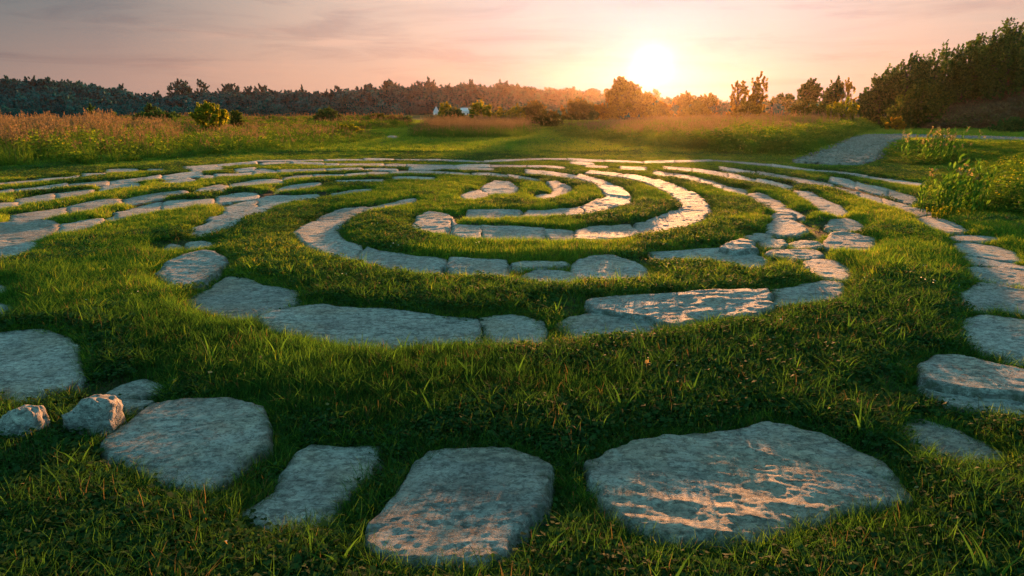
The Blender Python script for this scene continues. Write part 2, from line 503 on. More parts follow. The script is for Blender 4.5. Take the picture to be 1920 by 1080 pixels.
S('low lumpy slab between the centre and the cracked long slab', 0.05, 0.055, [(1047, 606), (1065, 596), (1100, 590.5), (1160, 592), (1205, 596), (1228, 602), (1238, 612), (1225, 616), (1170, 618), (1120, 620), (1080, 627), (1060, 619)])
S('long sunlit slab with a dark crack along its front', 0.02, 0.085, [(1094, 567), (1110, 559), (1150, 556), (1210, 553), (1260, 550), (1320, 547), (1400, 545), (1440, 543), (1446, 556), (1448, 576), (1420, 585), (1380, 589), (1330, 590), (1300, 598), (1262, 606), (1240, 599), (1210, 590), (1160, 585), (1110, 578)], rough=1.5)
S('bluish slab right of the cracked long slab', 0.05, 0.06, [(1450, 544), (1500, 535), (1540, 526), (1588, 533), (1586, 545), (1570, 556), (1500, 563), (1452, 568)])
S('shaded curved slab at the end of the grass tongue', 0.0, 0.055, [(1505, 490), (1530, 483), (1570, 488), (1597, 506), (1600, 520), (1588, 530), (1560, 525), (1535, 522), (1520, 508)])
S('thin flat slab above the end of the grass tongue', 0.0, 0.05, [(1442, 470), (1490, 467), (1530, 470), (1550, 478), (1540, 484), (1505, 486), (1460, 482), (1438, 478)])
S('small broken slab in the middle of the right hand junction', 0.0, 0.05, [(1478, 456), (1500, 450), (1535, 453), (1542, 461), (1520, 466), (1490, 465)])
S('low cracked slab at the left of the right hand junction', 0.0, 0.05, [(1424, 456), (1440, 448), (1470, 450), (1476, 458), (1462, 466), (1432, 465)])
S('pale slab with tilted edge topmost in the right hand junction', 0.0, 0.05, [(1388, 443), (1410, 437), (1440, 438), (1450, 445), (1428, 452), (1404, 452)])
S('small humped greenish stone beside the wide grass band', 0.0, 0.09, [(1352, 464), (1372, 452), (1392, 449), (1412, 455), (1422, 466), (1395, 470), (1370, 470)])
S('long low slab behind the grass tongue', 0.05, 0.055, [(1211, 474), (1260, 472), (1300, 467), (1350, 465), (1400, 470), (1430, 482), (1436, 492), (1425, 498), (1400, 495), (1370, 489), (1340, 481), (1290, 480), (1240, 483)])
S('pinkish broad slab in the upper right of the junction', 0.0, 0.055, [(1437, 420), (1452, 411), (1485, 412), (1505, 420), (1516, 433), (1500, 441), (1460, 441), (1437, 438)])
S('narrow slab above the pinkish broad slab', 0.0, 0.05, [(1442, 404), (1460, 399), (1485, 402), (1492, 409), (1465, 411), (1444, 410)])
S('cracked slab between two moss tufts on the right', 0.0, 0.05, [(1547, 428), (1555, 413), (1590, 410), (1615, 417), (1622, 432), (1600, 436), (1570, 434)])
S('large flat slab with pale face below the cracked slab on the right', 0.0, 0.055, [(1541, 459), (1555, 439), (1580, 437), (1610, 441), (1635, 448), (1642, 460), (1630, 470), (1600, 474), (1570, 468), (1548, 463)])
# third ring
S('broad sunlit oval slab behind the tufted turf right of centre', 0.04, 0.06, [(1072, 500), (1080, 490), (1110, 481), (1150, 481), (1190, 490), (1215, 503), (1220, 513), (1200, 516), (1140, 519), (1095, 515), (1075, 508)])
S('flat slab left of the broad sunlit oval slab, upper of two', 0.0, 0.05, [(955, 495), (985, 489), (1060, 488), (1068, 496), (1050, 502), (990, 503), (960, 503)])
S('flat slab left of the broad sunlit oval slab, lower of two', 0.04, 0.05, [(975, 514), (1000, 506), (1050, 506), (1080, 513), (1083, 520), (1050, 523), (1000, 522)])
RB('stone sliver under the dark turf left of the inner rings', 0.03, [(622, 362, 367), (660, 357, 361), (698, 355, 358)], 1)
RB('stone strip over the top of the innermost grass', 0.03, [(885, 325, 328), (920, 324, 329), (955, 329, 333), (985, 332, 336), (1014, 335, 339)], 2)
S('shaded stone patch inside the right of the innermost hook', 0.02, 0.05, [(1022, 343), (1045, 342), (1073, 352), (1062, 360), (1042, 367), (1030, 366), (1037, 355)])
S('big rough pale patch of stone at the labyrinth centre', 0.02, 0.05, [(900, 352), (925, 341), (955, 343), (973, 352), (965, 362), (932, 365), (912, 360)])
S('small rough stone left of the centre patch', 0.02, 0.05, [(862, 368), (880, 359), (900, 356), (918, 364), (900, 371), (875, 374)])
S('flat chip of stone below the centre hook', 0.02, 0.045, [(1004, 367), (1020, 363), (1044, 366), (1035, 371), (1012, 372)])
# ring E / D / C / B / A, right side
S('pink slab on the right bend of the fifth ring, farther one', 0.0, 0.05, [(1400, 366), (1425, 363), (1455, 374), (1478, 388), (1455, 391), (1428, 384), (1412, 374)])
S('pink slab on the right bend of the fifth ring, nearer one', 0.0, 0.05, [(1432, 388), (1480, 391), (1508, 404), (1510, 412), (1486, 400), (1455, 397)])
RB('thin pink slab climbing the right of the fifth ring', 0.03, [(1225, 321, 326), (1285, 328, 335), (1335, 338, 346), (1365, 349, 357), (1400, 356, 364)], 4)
S('large pink slab on the right of the sixth ring', 0.02, 0.05, [(1486, 358), (1520, 361), (1545, 374), (1575, 385), (1592, 398), (1572, 401), (1545, 395), (1525, 378), (1500, 365)])
RB('thin slab along the right of the sixth ring', 0.03, [(1245, 312, 316), (1290, 315, 320), (1335, 320, 326), (1375, 327, 335), (1410, 335, 341), (1445, 340, 346), (1486, 349, 356)], 4)
RB('thin slab along the right of the seventh ring', 0.03, [(1350, 313, 316), (1400, 319, 323), (1440, 325, 329), (1475, 330, 335), (1515, 337, 343), (1562, 345, 351)], 3)
RB('pale slab near the weeds in the eighth ring', 0.03, [(1557, 333, 337), (1590, 337, 345), (1625, 346, 354), (1660, 352, 362), (1690, 361, 370), (1720, 370, 379)], 3)
RB('thin outermost slab at the far right before the lawn', 0.02, [(1340, 299, 301), (1390, 303, 306), (1440, 307.5, 311), (1530, 317.5, 321), (1575, 321, 325), (1620, 328, 332), (1665, 335, 340), (1732, 345, 350)], 4)
# far side, centre
RB('hair-thin far stone line behind the centre, before the lawn', 0.015, [(742, 297.5, 300), (800, 298.5, 301), (870, 300, 302.8), (905, 302, 304)], 2)
RB('far thin stone right of the far line', 0.015, [(990, 296.5, 299.5), (1030, 296.5, 299.3), (1062, 297.5, 300)], 1)
RB('small bright far stone under the sun glow', 0.015, [(1070, 303, 306), (1090, 303, 309), (1112, 305.5, 308)], 1)
RB('thin bright far stone below the sun', 0.015, [(1135, 300.5, 303), (1180, 301.5, 304), (1205, 303, 305.5)], 1)
RB('thin stone on the second far line, centre', 0.02, [(990, 310, 313.5), (1030, 310.5, 314), (1058, 313, 316)], 1)
RB('thin stone on the second far line, right of centre', 0.02, [(1098, 310, 313), (1138, 311, 314.5)], 1)
RB('thin glowing stone on the third far line, right', 0.02, [(1163, 313, 316.5), (1212, 314, 318.5)], 1)
RB('pale far slab directly behind the inner rings', 0.02, [(853, 309, 312), (880, 306.8, 312.5), (917, 308.5, 313)], 1)
RB('long thin far slab behind the inner rings', 0.02, [(768, 313, 317), (830, 312.5, 316.5), (890, 314, 318), (925, 315.5, 319)], 2)
RB('little pale slab on the far line left of centre', 0.02, [(722, 307, 311), (740, 306.5, 312), (760, 308.5, 312)], 1)
RB('bright far chip on the second line, left', 0.02, [(610, 306, 309.5), (634, 306.5, 309.5)], 1)
RB('pale streak of stone on the second far line, left', 0.02, [(490, 305.5, 309), (515, 304, 307), (545, 302.8, 305.5)], 1)
RB('thin far stone on the outer line left of centre', 0.015, [(480, 300.5, 303), (540, 299.5, 302), (605, 299, 301.5)], 1)
RB('thin stone on the third line left of centre', 0.02, [(612, 316.5, 319.5), (650, 315.5, 318.5), (720, 315, 318), (745, 317, 319.5)], 2)
RB('blue-grey slab at the left of the third line', 0.02, [(476, 318, 325), (495, 316, 324.5), (518, 320, 323.5)], 1)
RB('long thin stone on the fourth line left of centre', 0.025, [(530, 333, 336), (560, 329, 333), (600, 326.5, 330.5), (645, 326.5, 329.5)], 2)
RB('short pale stone on the fourth line', 0.025, [(688, 322.5, 326.5), (728, 322, 325.5)], 1)
RB('thin stone behind the dark turf, left of centre', 0.025, [(628, 338.5, 342), (680, 337, 341), (718, 336, 339.5)], 1)
RB('thin stone behind the inner turf, centre', 0.025, [(738, 332, 335.5), (770, 331, 334.8), (815, 332.5, 336.5)], 1)
RB('thin stone filling the far line left of centre', 0.015, [(610, 298.5, 301.5), (675, 297.5, 300.5), (738, 297.3, 300)], 2)
RB('thin stone carrying the far line on toward the sun', 0.015, [(908, 301.5, 304), (950, 299, 302), (986, 297.5, 300.5)], 1)
RB('thin stone in the far line just left of the sun glow', 0.015, [(1066, 297.5, 300.5), (1100, 299, 302), (1132, 300, 303)], 1)
RB('long thin stone in the far line right of the sun glow', 0.015, [(1208, 302.5, 305.5), (1270, 301, 304), (1336, 299.5, 302)], 2)
RB('pale stone strip joining the second far line, left', 0.02, [(547, 303.5, 306.5), (580, 304.5, 307.5), (607, 305.5, 308.5)], 1)
RB('pale stone strip on the second far line before the little pale slab', 0.02, [(637, 306, 309), (680, 306.5, 309.8), (719, 307, 310.5)], 1)
RB('pale stone strip on the second far line after the little pale slab', 0.02, [(763, 308, 311.3), (805, 308.5, 311.5), (850, 308.5, 311.8)], 1)
RB('pale stone strip on the second far line behind the centre', 0.02, [(920, 308.5, 312.5), (955, 309, 312.8), (986, 310, 313.5)], 1)
RB('thin stone joining the third line at the left', 0.02, [(520, 319.5, 323), (565, 318, 321.5), (609, 316.5, 319.8)], 1)
RB('thin stone strip on the fourth line, left of centre gap', 0.025, [(732, 321.5, 325), (780, 320, 323.5), (830, 321.5, 325), (882, 325, 328)], 2)
RB('thin stone between the two short stones of the fourth line', 0.025, [(648, 326, 329.5), (686, 323, 326.5)], 1)
# far side, left
RB('thin pale stone of the outermost left arc', 0.02, [(-60, 350, 354.5), (0, 343, 347), (75, 336, 340), (150, 329.5, 333)], 3)
RB('small peach-lit stone on the outermost left arc', 0.015, [(155, 325, 328.5), (196, 324.5, 328)], 1)
RB('peach-lit stone on the outermost left arc, farther', 0.015, [(200, 319, 323), (230, 316.5, 321.5), (257, 316.5, 320)], 1)
RB('tiny stone high on the outermost left arc', 0.015, [(280, 316.5, 320), (306, 316, 319)], 1)
RB('long thin stone curving to the far left line', 0.015, [(345, 313, 316.5), (400, 308.5, 312), (480, 303, 306)], 2)
RB('thin stone of the second left arc', 0.025, [(-60, 365, 370), (0, 358, 363), (60, 352.5, 358), (125, 345.5, 350), (200, 340, 344.5), (250, 335.5, 340), (300, 330, 335.5)], 4)
RB('bluish slab ending the second left arc', 0.02, [(304, 329.5, 335), (340, 325, 331.5), (378, 322.5, 328)], 1)
RB('greenish slab high on the left, far line', 0.02, [(356, 315.5, 320.5), (390, 313, 318.5), (416, 313.5, 317.5)], 1)
RB('thin slab on the third far line, left', 0.02, [(440, 317, 321.5), (478, 314.5, 318.5)], 1)
S('flat blue slab set across the second left arc', 0.02, 0.05, [(298, 342), (328, 337.5), (352, 334.5), (370, 338), (350, 341), (328, 344)])
RB('small bluish slab right of the flat blue slab', 0.02, [(376, 329, 334), (400, 328.5, 334)], 1)
RB('thin pale slab leading right to the third line', 0.02, [(402, 326, 331.5), (440, 325, 330), (474, 322.5, 327)], 1)
RB('long pink slab of the third left arc', 0.03, [(30, 374, 381), (60, 369, 380), (110, 362, 373), (150, 357.5, 366), (174, 355.5, 361)], 2)
RB('pale stub of stone at the left edge of the third arc', 0.03, [(-50, 387, 396), (0, 381, 390), (32, 380, 385.5)], 1)
RB('short stone on the third left arc, right of the pink slab', 0.025, [(188, 351.5, 358), (215, 347, 354), (262, 344.5, 349)], 1)
RB('long stone of the fourth left arc', 0.03, [(18, 404, 411), (50, 399, 409), (100, 392, 404), (150, 383, 396), (190, 375.5, 386), (225, 374.5, 380)], 2)
RB('thin stone stretching right on the fourth left arc', 0.025, [(228, 373.5, 378.5), (262, 367.5, 374), (300, 363, 368), (352, 359, 363.5)], 1)
S('grey rounded slab on the fourth left arc', 0.02, 0.055, [(365, 357), (390, 350), (410, 346.5), (426, 349), (424, 354), (400, 358), (372, 360.5)])
RB('pale slab right of the grey rounded slab', 0.025, [(432, 345, 350), (455, 341.5, 349), (480, 338, 346), (505, 336.5, 343.5), (530, 338.5, 342)], 1)
RB('long humped pink slab of the fifth left arc', 0.035, [(213, 400, 405), (240, 394, 403), (268, 386, 399), (295, 380, 395), (320, 375.5, 392), (352, 374, 387), (400, 373, 380)], 2)
RB('slab following the humped pink slab', 0.03, [(404, 370, 378), (430, 364, 374), (455, 360, 371), (482, 361.5, 369)], 1)
RB('pale slab at the dark hollow in the fifth arc', 0.02, [(517, 354.5, 358), (540, 349, 357), (570, 345, 352.5), (602, 343, 347)], 1)
RB('broken pale slab at the left turn below the dark hollow', 0.03, [(483, 373, 384), (505, 368, 384), (525, 366, 381), (545, 367.5, 378), (597, 364.5, 370)], 1)
RB('grey slab left of the broken pale slab', 0.03, [(420, 389, 399), (442, 382, 395), (465, 377, 390), (480, 376.5, 385)], 1)
# left edge
S('large peach slab at the left edge behind the wide turf', 0.02, 0.055, [(-110, 428), (0, 421), (50, 418), (95, 416), (110, 422), (104, 430), (85, 440), (45, 447.5), (0, 446), (-110, 452)])
S('small rough slab right of the large peach slab', 0.03, 0.05, [(113, 421), (145, 416), (170, 412), (195, 410.5), (178, 419), (150, 427), (125, 432), (108, 433)])
S('pale stone dipping into the turf on the fifth arc', 0.03, 0.045, [(197, 409.5), (215, 405), (235, 402), (228, 407), (205, 413)])
S('bluish slab at the left edge below the large peach slab', 0.0, 0.05, [(-110, 460), (0, 452), (40, 455), (72, 456), (68, 466), (40, 480), (10, 489), (-110, 505)])
S('shaded blue stone at the left edge by the dark turf', 0.0, 0.05, [(-90, 540), (0, 533), (16, 538), (18, 548), (0, 553), (-90, 560)])
S('shaded blue slab at the left edge above the large slab', 0.0, 0.05, [(-90, 572), (0, 566), (22, 572), (24, 590), (10, 600), (-90, 610)])


def ARC(cov, sec, cuts, labels, H=0.05):
    """a stretch of path given by pairs of points on its outer and inner edge, cut into slabs"""
    sec = np.array(sec, float)
    sec[..., 0] = 480 + sec[..., 0] * 0.50367
    sec[..., 1] = 281 + sec[..., 1] * 0.50367
    T = np.arange(len(sec))

    def at(t_, e):
        return float(np.interp(t_, T, sec[:, e, 0])), float(np.interp(t_, T, sec[:, e, 1]))
    for a, b_, lab in zip(cuts[:-1], cuts[1:], labels):
        sk = random.uniform(-.12, .12)
        g = 0.028
        to = np.linspace(a + g + (sk if a > 0 else 0), b_ - g, 7)
        ti = np.linspace(a + g - (sk if a > 0 else 0), b_ - g, 7)
        pts = [at(q_, 0) for q_ in to] + [at(q_, 1) for q_ in ti[::-1]]
        STONES.append(dict(ribbon=True, label=lab, cov=cov, H=H * random.uniform(.85, 1.15), pts=pts))


ARC(0.03, [((600, 182), (592, 191)), ((430, 212), (470, 214)), ((300, 225), (405, 222)), ((205, 262), (335, 258)), ((140, 305), (308, 290)), ((180, 348), (312, 322)),
           ((300, 388), (360, 348)), ((450, 427), (470, 377)), ((580, 443), (600, 393)), ((700, 452), (720, 405)), ((860, 457), (870, 411)), ((945, 462), (940, 411))],
    [0, 1.3, 3, 5, 6.4, 9, 11],
    ['narrow stone sliver between the two inner turf arcs, upper left of the third ring', 'smooth pale slab above the left bend of the third ring',
     'pale round slab at the left bend of the third ring', 'sloping slab just below the left bend of the third ring',
     'long curved slab along the front left of the third ring', 'blue-shaded slab at the front of the third ring'])
ARC(0.03, [((570, 282), (600, 250)), ((650, 300), (640, 236)), ((720, 308), (728, 240)), ((760, 318), (745, 276)), ((850, 325), (850, 286)), ((950, 327), (950, 288)),
           ((1050, 327), (1050, 293)), ((1185, 328), (1188, 300)), ((1260, 328), (1240, 286)), ((1380, 320), (1330, 279)), ((1480, 303), (1440, 272)), ((1580, 287), (1490, 252)),
           ((1665, 255), (1530, 236)), ((1692, 230), (1575, 222)), ((1687, 208), (1592, 208)), ((1668, 183), (1575, 186)), ((1620, 155), (1545, 162)), ((1560, 130), (1495, 140)),
           ((1500, 112), (1440, 119)), ((1430, 97), (1380, 106)), ((1340, 86), (1310, 95)), ((1240, 77), (1220, 87))],
    [0, 2.1, 3.9, 6.2, 7, 9.6, 11, 12.6, 14.2, 16, 18, 19.6, 21],
    ['pale slab at the left end of the innermost path, beside the grass hook', 'broken rubbly stone in front of the innermost grass hook', 'blue-grey flat stone in front of the innermost grass hook',
     'little dull stone between the blue-grey flat stone and long pale stone', 'long pale stone at the front right of the fourth ring', 'slab stepping up right of the long pale stone',
     'pink-lit slab where the fourth ring starts to turn back', 'shadowed slab at the outermost right bend of the fourth ring', 'slab just past the right bend of the fourth ring',
     'narrowing slab running back along the right of the fourth ring', 'thin slab far back on the right of the fourth ring', 'thinnest last slab at the back of the fourth ring'])
ARC(0.03, [((775, 250), (785, 228)), ((900, 250), (900, 224)), ((1050, 242), (1050, 226)), ((1200, 238), (1200, 216)), ((1300, 222), (1250, 194)), ((1395, 195), (1300, 176)),
           ((1390, 165), (1300, 160)), ((1360, 138), (1272, 132)), ((1300, 114), (1240, 118)), ((1200, 94), (1180, 106)), ((1100, 82), (1090, 94)), ((1000, 77), (1000, 88))],
    [0, 1.6, 3.2, 4.5, 5.7, 7.2, 9, 11],
    ['low stone strip lying inside the innermost grass hook', 'low slab under the inner grass arc', 'flat slab leading to the mouth of the inner ring', 'bright stone at the right bend of the inner ring',
     'shaded slab just past the right bend of the inner ring', 'slab curving back over the right of the inner ring', 'slab curving over the top of the inner ring'])


def smooth_poly(P, n=1):
    for _ in range(n):
        Q = np.roll(P, -1, 0)
        P = np.stack([0.90 * P + 0.10 * Q, 0.10 * P + 0.90 * Q], 1).reshape(-1, 2)
    return P


def poly_dist(P, x, y):
    """signed distance to polygon P, positive inside"""
    A, B = P, np.roll(P, -1, 0)
    d2 = np.full(x.shape, 1e9)
    ins = np.zeros(x.shape, bool)
    for (ax, ay), (bx, by) in zip(A, B):
        ex, ey = bx - ax, by - ay
        L = ex * ex + ey * ey + 1e-12
        t = np.clip(((x - ax) * ex + (y - ay) * ey) / L, 0, 1)
        d2 = np.minimum(d2, (x - ax - t * ex) ** 2 + (y - ay - t * ey) ** 2)
        cr = (ay > y) != (by > y)
        if abs(by - ay) > 1e-12:
            ins ^= cr & (x < (bx - ax) * (y - ay) / (by - ay) + ax)
    d = np.sqrt(d2)
    return np.where(ins, d, -d)


# raster of the labyrinth ground
RES = 0.05
GX0, GX1, GY0, GY1 = -24.0, 24.0, 0.6, 34.0
gx = np.arange(GX0, GX1, RES)
gy = np.arange(GY0, GY1, RES)
RX, RY = np.meshgrid(gx, gy)
sdist = np.full(RX.shape, 9.0)                       # distance outwards from the nearest stone


def turf_h(py):
    return np.interp(py, [298, 310, 325, 360, 420, 480, 600], [0.018, 0.030, 0.043, 0.060, 0.074, 0.082, 0.09])


def stone_world(st):
    P = np.array(st['pts'], float)
    nxt, prv = np.roll(P, -1, 0), np.roll(P, 1, 0)
    area = np.sum(P[:, 0] * nxt[:, 1] - nxt[:, 0] * P[:, 1])
    tg = nxt - prv
    ny_ = -tg[:, 0] / (np.hypot(tg[:, 0], tg[:, 1] * 2.5) + 1e-9) * np.sign(area)   # edge faces the viewer when positive
    out = []
    for (x, y), q_ in zip(P, ny_):
        k = float(sstep(-0.1, 0.5, q_))
        cov = max(st['cov'], float(turf_h(y))) if st['cov'] > 0 else 0.0
        out.append(ground_pt(x, y, st['H'] * 0.9 * (1 - k) + k * max(cov, st['H'] * 0.9)))
    return np.array(out) if st.get('ribbon') else smooth_poly(np.array(out), 1)


for st in STONES:
    st['P'] = stone_world(st)
    P = st['P']
    m = 0.7
    i0, i1 = np.searchsorted(gx, [P[:, 0].min() - m, P[:, 0].max() + m])
    j0, j1 = np.searchsorted(gy, [P[:, 1].min() - m, P[:, 1].max() + m])
    if i1 > i0 and j1 > j0:
        d = -poly_dist(P, RX[j0:j1, i0:i1], RY[j0:j1, i0:i1])
        sdist[j0:j1, i0:i1] = np.minimum(sdist[j0:j1, i0:i1], d)


def raster(A, x, y, outside):
    i = np.round((x - GX0) / RES).astype(int)
    j = np.round((y - GY0) / RES).astype(int)
    ok = (i >= 0) & (i < len(gx)) & (j >= 0) & (j < len(gy))
    r = np.full(x.shape, outside, float)
    r[ok] = A[j[ok], i[ok]]
    return r


def raster_lin(A, x, y, outside):
    fi, fj = (x - GX0) / RES, (y - GY0) / RES
    i, j = np.floor(fi).astype(int), np.floor(fj).astype(int)
    ok = (i >= 0) & (i < len(gx) - 1) & (j >= 0) & (j < len(gy) - 1)
    r = np.full(x.shape, outside, float)
    a, b_ = fi[ok] - i[ok], fj[ok] - j[ok]
    ii, jj = i[ok], j[ok]
    r[ok] = (A[jj, ii] * (1 - a) + A[jj, ii + 1] * a) * (1 - b_) + (A[jj + 1, ii] * (1 - a) + A[jj + 1, ii + 1] * a) * b_
    return r


# bare, trodden soil: (px, py, rx, ry, strength)
BARE = [(230, 772, 95, 30, 1.0), (215, 738, 110, 26, 0.95), (1690, 748, 120, 28, 0.95), (1600, 770, 60, 20, 0.6), (1060, 585, 80, 22, 0.7), (320, 463, 34, 14, 0.9), (1480, 458, 90, 22, 0.25),
        (355, 540, 40, 14, 0.7), (620, 850, 110, 16, 0.5), (1190, 905, 60, 10, 0.3), (1010, 870, 40, 20, 0.3)]
bare = np.zeros(RX.shape)
for px, py, rx, ry, s in BARE:
    cx, cy = ground_pt(px, py)
    x1, _ = ground_pt(px + rx, py)
    _, y1 = ground_pt(px, py - ry)
    d = ((RX - cx) / (x1 - cx)) ** 2 + ((RY - cy) / (y1 - cy)) ** 2
    bare = np.maximum(bare, s * sstep(1.3, 0.4, d))

# joints: narrow gaps between neighbouring slabs, where little grows
def disk(A, r, op):
    out = A.copy()
    for a in range(-r, r + 1):
        for b_ in range(-r, r + 1):
            if 0 < a * a + b_ * b_ <= r * r + 1:
                sft = np.roll(np.roll(A, a, 0), b_, 1)
                out = (out | sft) if op else (out & sft)
    return out


stone_mask = sdist < 0.0
joint = (disk(disk(stone_mask, 4, True), 4, False) & (sdist > -0.02)).astype(float)

MOUND = 0.045


def bank(x, y):
    """the bank rising under the wood on the right"""
    return 5.0 * sstep(0.545, 0.76, x / np.maximum(y, 1.0)) * sstep(50, 66, y) * sstep(95, 76, y)


def ground_z(x, y):
    d = raster_lin(sdist, x, y, 9.0)
    b_ = raster_lin(bare, x, y, 0.0)
    mound = np.interp(y, [3, 6, 9, 12, 14, 16, 19, 24], [0.050, 0.052, 0.058, 0.056, 0.044, 0.028, 0.008, 0.0])
    z = mound * sstep(0.0, 0.16, d) * (1 - 0.8 * b_) * (1 - raster_lin(joint, x, y, 0.0))
    z = z + 0.05 * fbm(x * 0.45, y * 0.45, 3, 3) * sstep(0.1, 0.5, d) * np.interp(y, [8, 14], [1, .4]) + 0.018 * fbm(x * 4, y * 4, 5, 3) * (y < 40)
    z = z - 0.035 * sstep(0.06, -0.1, d)
    return z + bank(x, y) + 0.5 * fbm(x * 0.05, y * 0.05, 8, 2) * sstep(26, 60, y)


def axis(lo, hi, fine, far):
    a = list(np.arange(lo, hi, fine))
    s, v = fine, hi
    while v < far:
        a.append(v)
        s *= 1.13
        v += s
    a.append(far)
    return a


xs = axis(0, 16, 0.06, 2500)
xs = np.array([-v for v in xs[:0:-1]] + xs)
ys = axis(0.4, 26, 0.06, 3500)
ys = np.array([-2500, -300, -60, -15, -5, -2, -1, 0] + ys)
XX, YY = np.meshgrid(xs, ys)
ZZ = ground_z(XX.ravel(), YY.ravel())
ny, nx = XX.shape
ii = np.arange(ny * nx).reshape(ny, nx)
quads = np.stack([ii[:-1, :-1], ii[:-1, 1:], ii[1:, 1:], ii[1:, :-1]], -1).reshape(-1, 4)
go = mesh_obj('ground', np.stack([XX.ravel(), YY.ravel(), ZZ], 1), quads, SOIL, smooth=True)
tag(go, kind='structure')


def build_stone(st, k):
    P = st['P']
    c = P.mean(0)
    dist = math.hypot(*c)
    res = float(np.clip(dist * 0.0034, 0.0065, 0.05))
    m = res * 3
    x = np.arange(P[:, 0].min() - m, P[:, 0].max() + m, res)
    y = np.arange(P[:, 1].min() - m, P[:, 1].max() + m, res)
    X, Y = np.meshgrid(x, y)
    size = min(np.ptp(P[:, 0]), np.ptp(P[:, 1]))
    s = k * 13 + 100
    Xw = X + 0.05 * fbm(X * 5, Y * 5, s + 40, 3)
    Yw = Y + 0.05 * fbm(X * 5, Y * 5, s + 50, 3)
    d = poly_dist(P, Xw, Yw) + 0.034 * fbm(X * 13, Y * 13, s, 4) + 0.10 * (0.12 - np.abs(fbm(X * 3.4, Y * 3.4, s + 7, 4))) + 0.008 + 0.0022 * dist
    H = st['H']
    ew = min(0.040, 0.10 * size + 0.006) * (0.35 + 1.3 * vnoise(X * 5, Y * 5, s + 3))
    t_ = np.clip(d / ew, 0, 1)
    prof = 1 - (1 - t_) ** 2.6
    r = st.get('rough', 1.0)
    a = random.uniform(-0.5, 0.5)
    u = X * math.cos(a) + Y * math.sin(a)
    v = -X * math.sin(a) + Y * math.cos(a)
    top = 0.014 * r * fbm(X * 2.0, Y * 2.0, s + 5, 2) + 0.010 * r * fbm(u * 7, v * 14, s + 9, 6)
    top = top + 0.012 * r * (0.2 - np.abs(fbm(u * 2.6, v * 4.6, s + 31, 6))) + 0.0055 * fbm(u * 34, v * 60, s + 33, 3) + 0.0012 * r * np.abs(fbm(u * 7, v * 15, s + 71, 4)) * 4
    tilt = random.uniform(-0.02, 0.02) * (X - c[0]) + random.uniform(-0.015, 0.03) * (Y - c[1])
    Z = -0.03 + (H + 0.03) * prof + (top + tilt) * t_
    Z = Z + 0.014 * r * fbm(X * 9, Y * 9 + Z * 40, s + 61, 3) * (1 - t_)
    Z = np.where(d < 0, np.maximum(-0.03 + d * 3.0, -0.12), Z)
    keep = d > -res * 2.2
    ny, nx = X.shape
    q = np.arange(ny * nx).reshape(ny, nx)
    kk = keep[:-1, :-1] & keep[:-1, 1:] & keep[1:, 1:] & keep[1:, :-1]
    f = np.stack([q[:-1, :-1], q[:-1, 1:], q[1:, 1:], q[1:, :-1]], -1)[kk]
    used = np.unique(f)
    remap = np.full(ny * nx, -1)
    remap[used] = np.arange(len(used))
    V = np.stack([X.ravel() - c[0], Y.ravel() - c[1], Z.ravel()], 1)[used]
    rimv = sstep(0.075, 0.0, d + 0.05 * fbm(X * 9, Y * 9, s + 91, 3)).ravel()[used]
    o = mesh_obj('paving_stone', V, remap[f], STONE, smooth=True, attrs={'rim': ('POINT', 'FLOAT', rimv), 'stain': ('POINT', 'FLOAT', np.full(len(V), st.get('stain', 0.0)))})
    o.location = (c[0], c[1], 0)
    tag(o, st['label'], 'paving stone', GRP)


for k, st in enumerate(STONES):
    build_stone(st, k)


# two small boulders beside the left front slab
def boulder(px0, px1, py_base, h, label, seed):
    n1, n2 = 48, 28
    th = np.linspace(0, 2 * np.pi, n1, endpoint=False)
    ph = np.linspace(0.02, np.pi - 0.02, n2)
    T, Pp = np.meshgrid(th, ph)
    x, y, z = np.cos(T) * np.sin(Pp), np.sin(T) * np.sin(Pp), np.cos(Pp)
    r = 1 + 0.45 * fbm(x * 1.5 + 3 * z + seed, y * 1.5 + seed, seed, 3) + 0.18 * fbm(x * 5 + z, y * 5 - z * 3, seed + 4, 3)
    pw = 0.72
    x, y, z = [np.sign(v) * np.abs(v) ** pw * r for v in (x, y, z)]
    xa, ya = ground_pt(px0, py_base)
    xb, _ = ground_pt(px1, py_base)
    W = (xb - xa) / 2
    z = z + 0.25 * x
    V = np.stack([x * W, y * W * 0.75, z * h * 0.62 + h * 0.25], -1).reshape(-1, 3)
    V[:, 2] += 0.012 * fbm(V[:, 0] * 30, V[:, 1] * 30 + V[:, 2] * 20, seed + 9, 3)
    i = np.arange(n1 * n2).reshape(n2, n1)
    f = np.stack([i[:-1], np.roll(i, -1, 1)[:-1], np.roll(i, -1, 1)[1:], i[1:]], -1).reshape(-1, 4)[:, ::-1]
    o = mesh_obj('rock', V, f, STONE, smooth=True)
    o.location = ((xa + xb) / 2, ya + W * 0.6, 0)
    tag(o, label, 'rock', 'loose boulders by the left front slab')


boulder(106, 216, 838, 0.22, 'small angular grey boulder touching the broad speckled slab', 4)
boulder(-12, 70, 850, 0.20, 'small half-hidden boulder in grass at the left edge', 11)

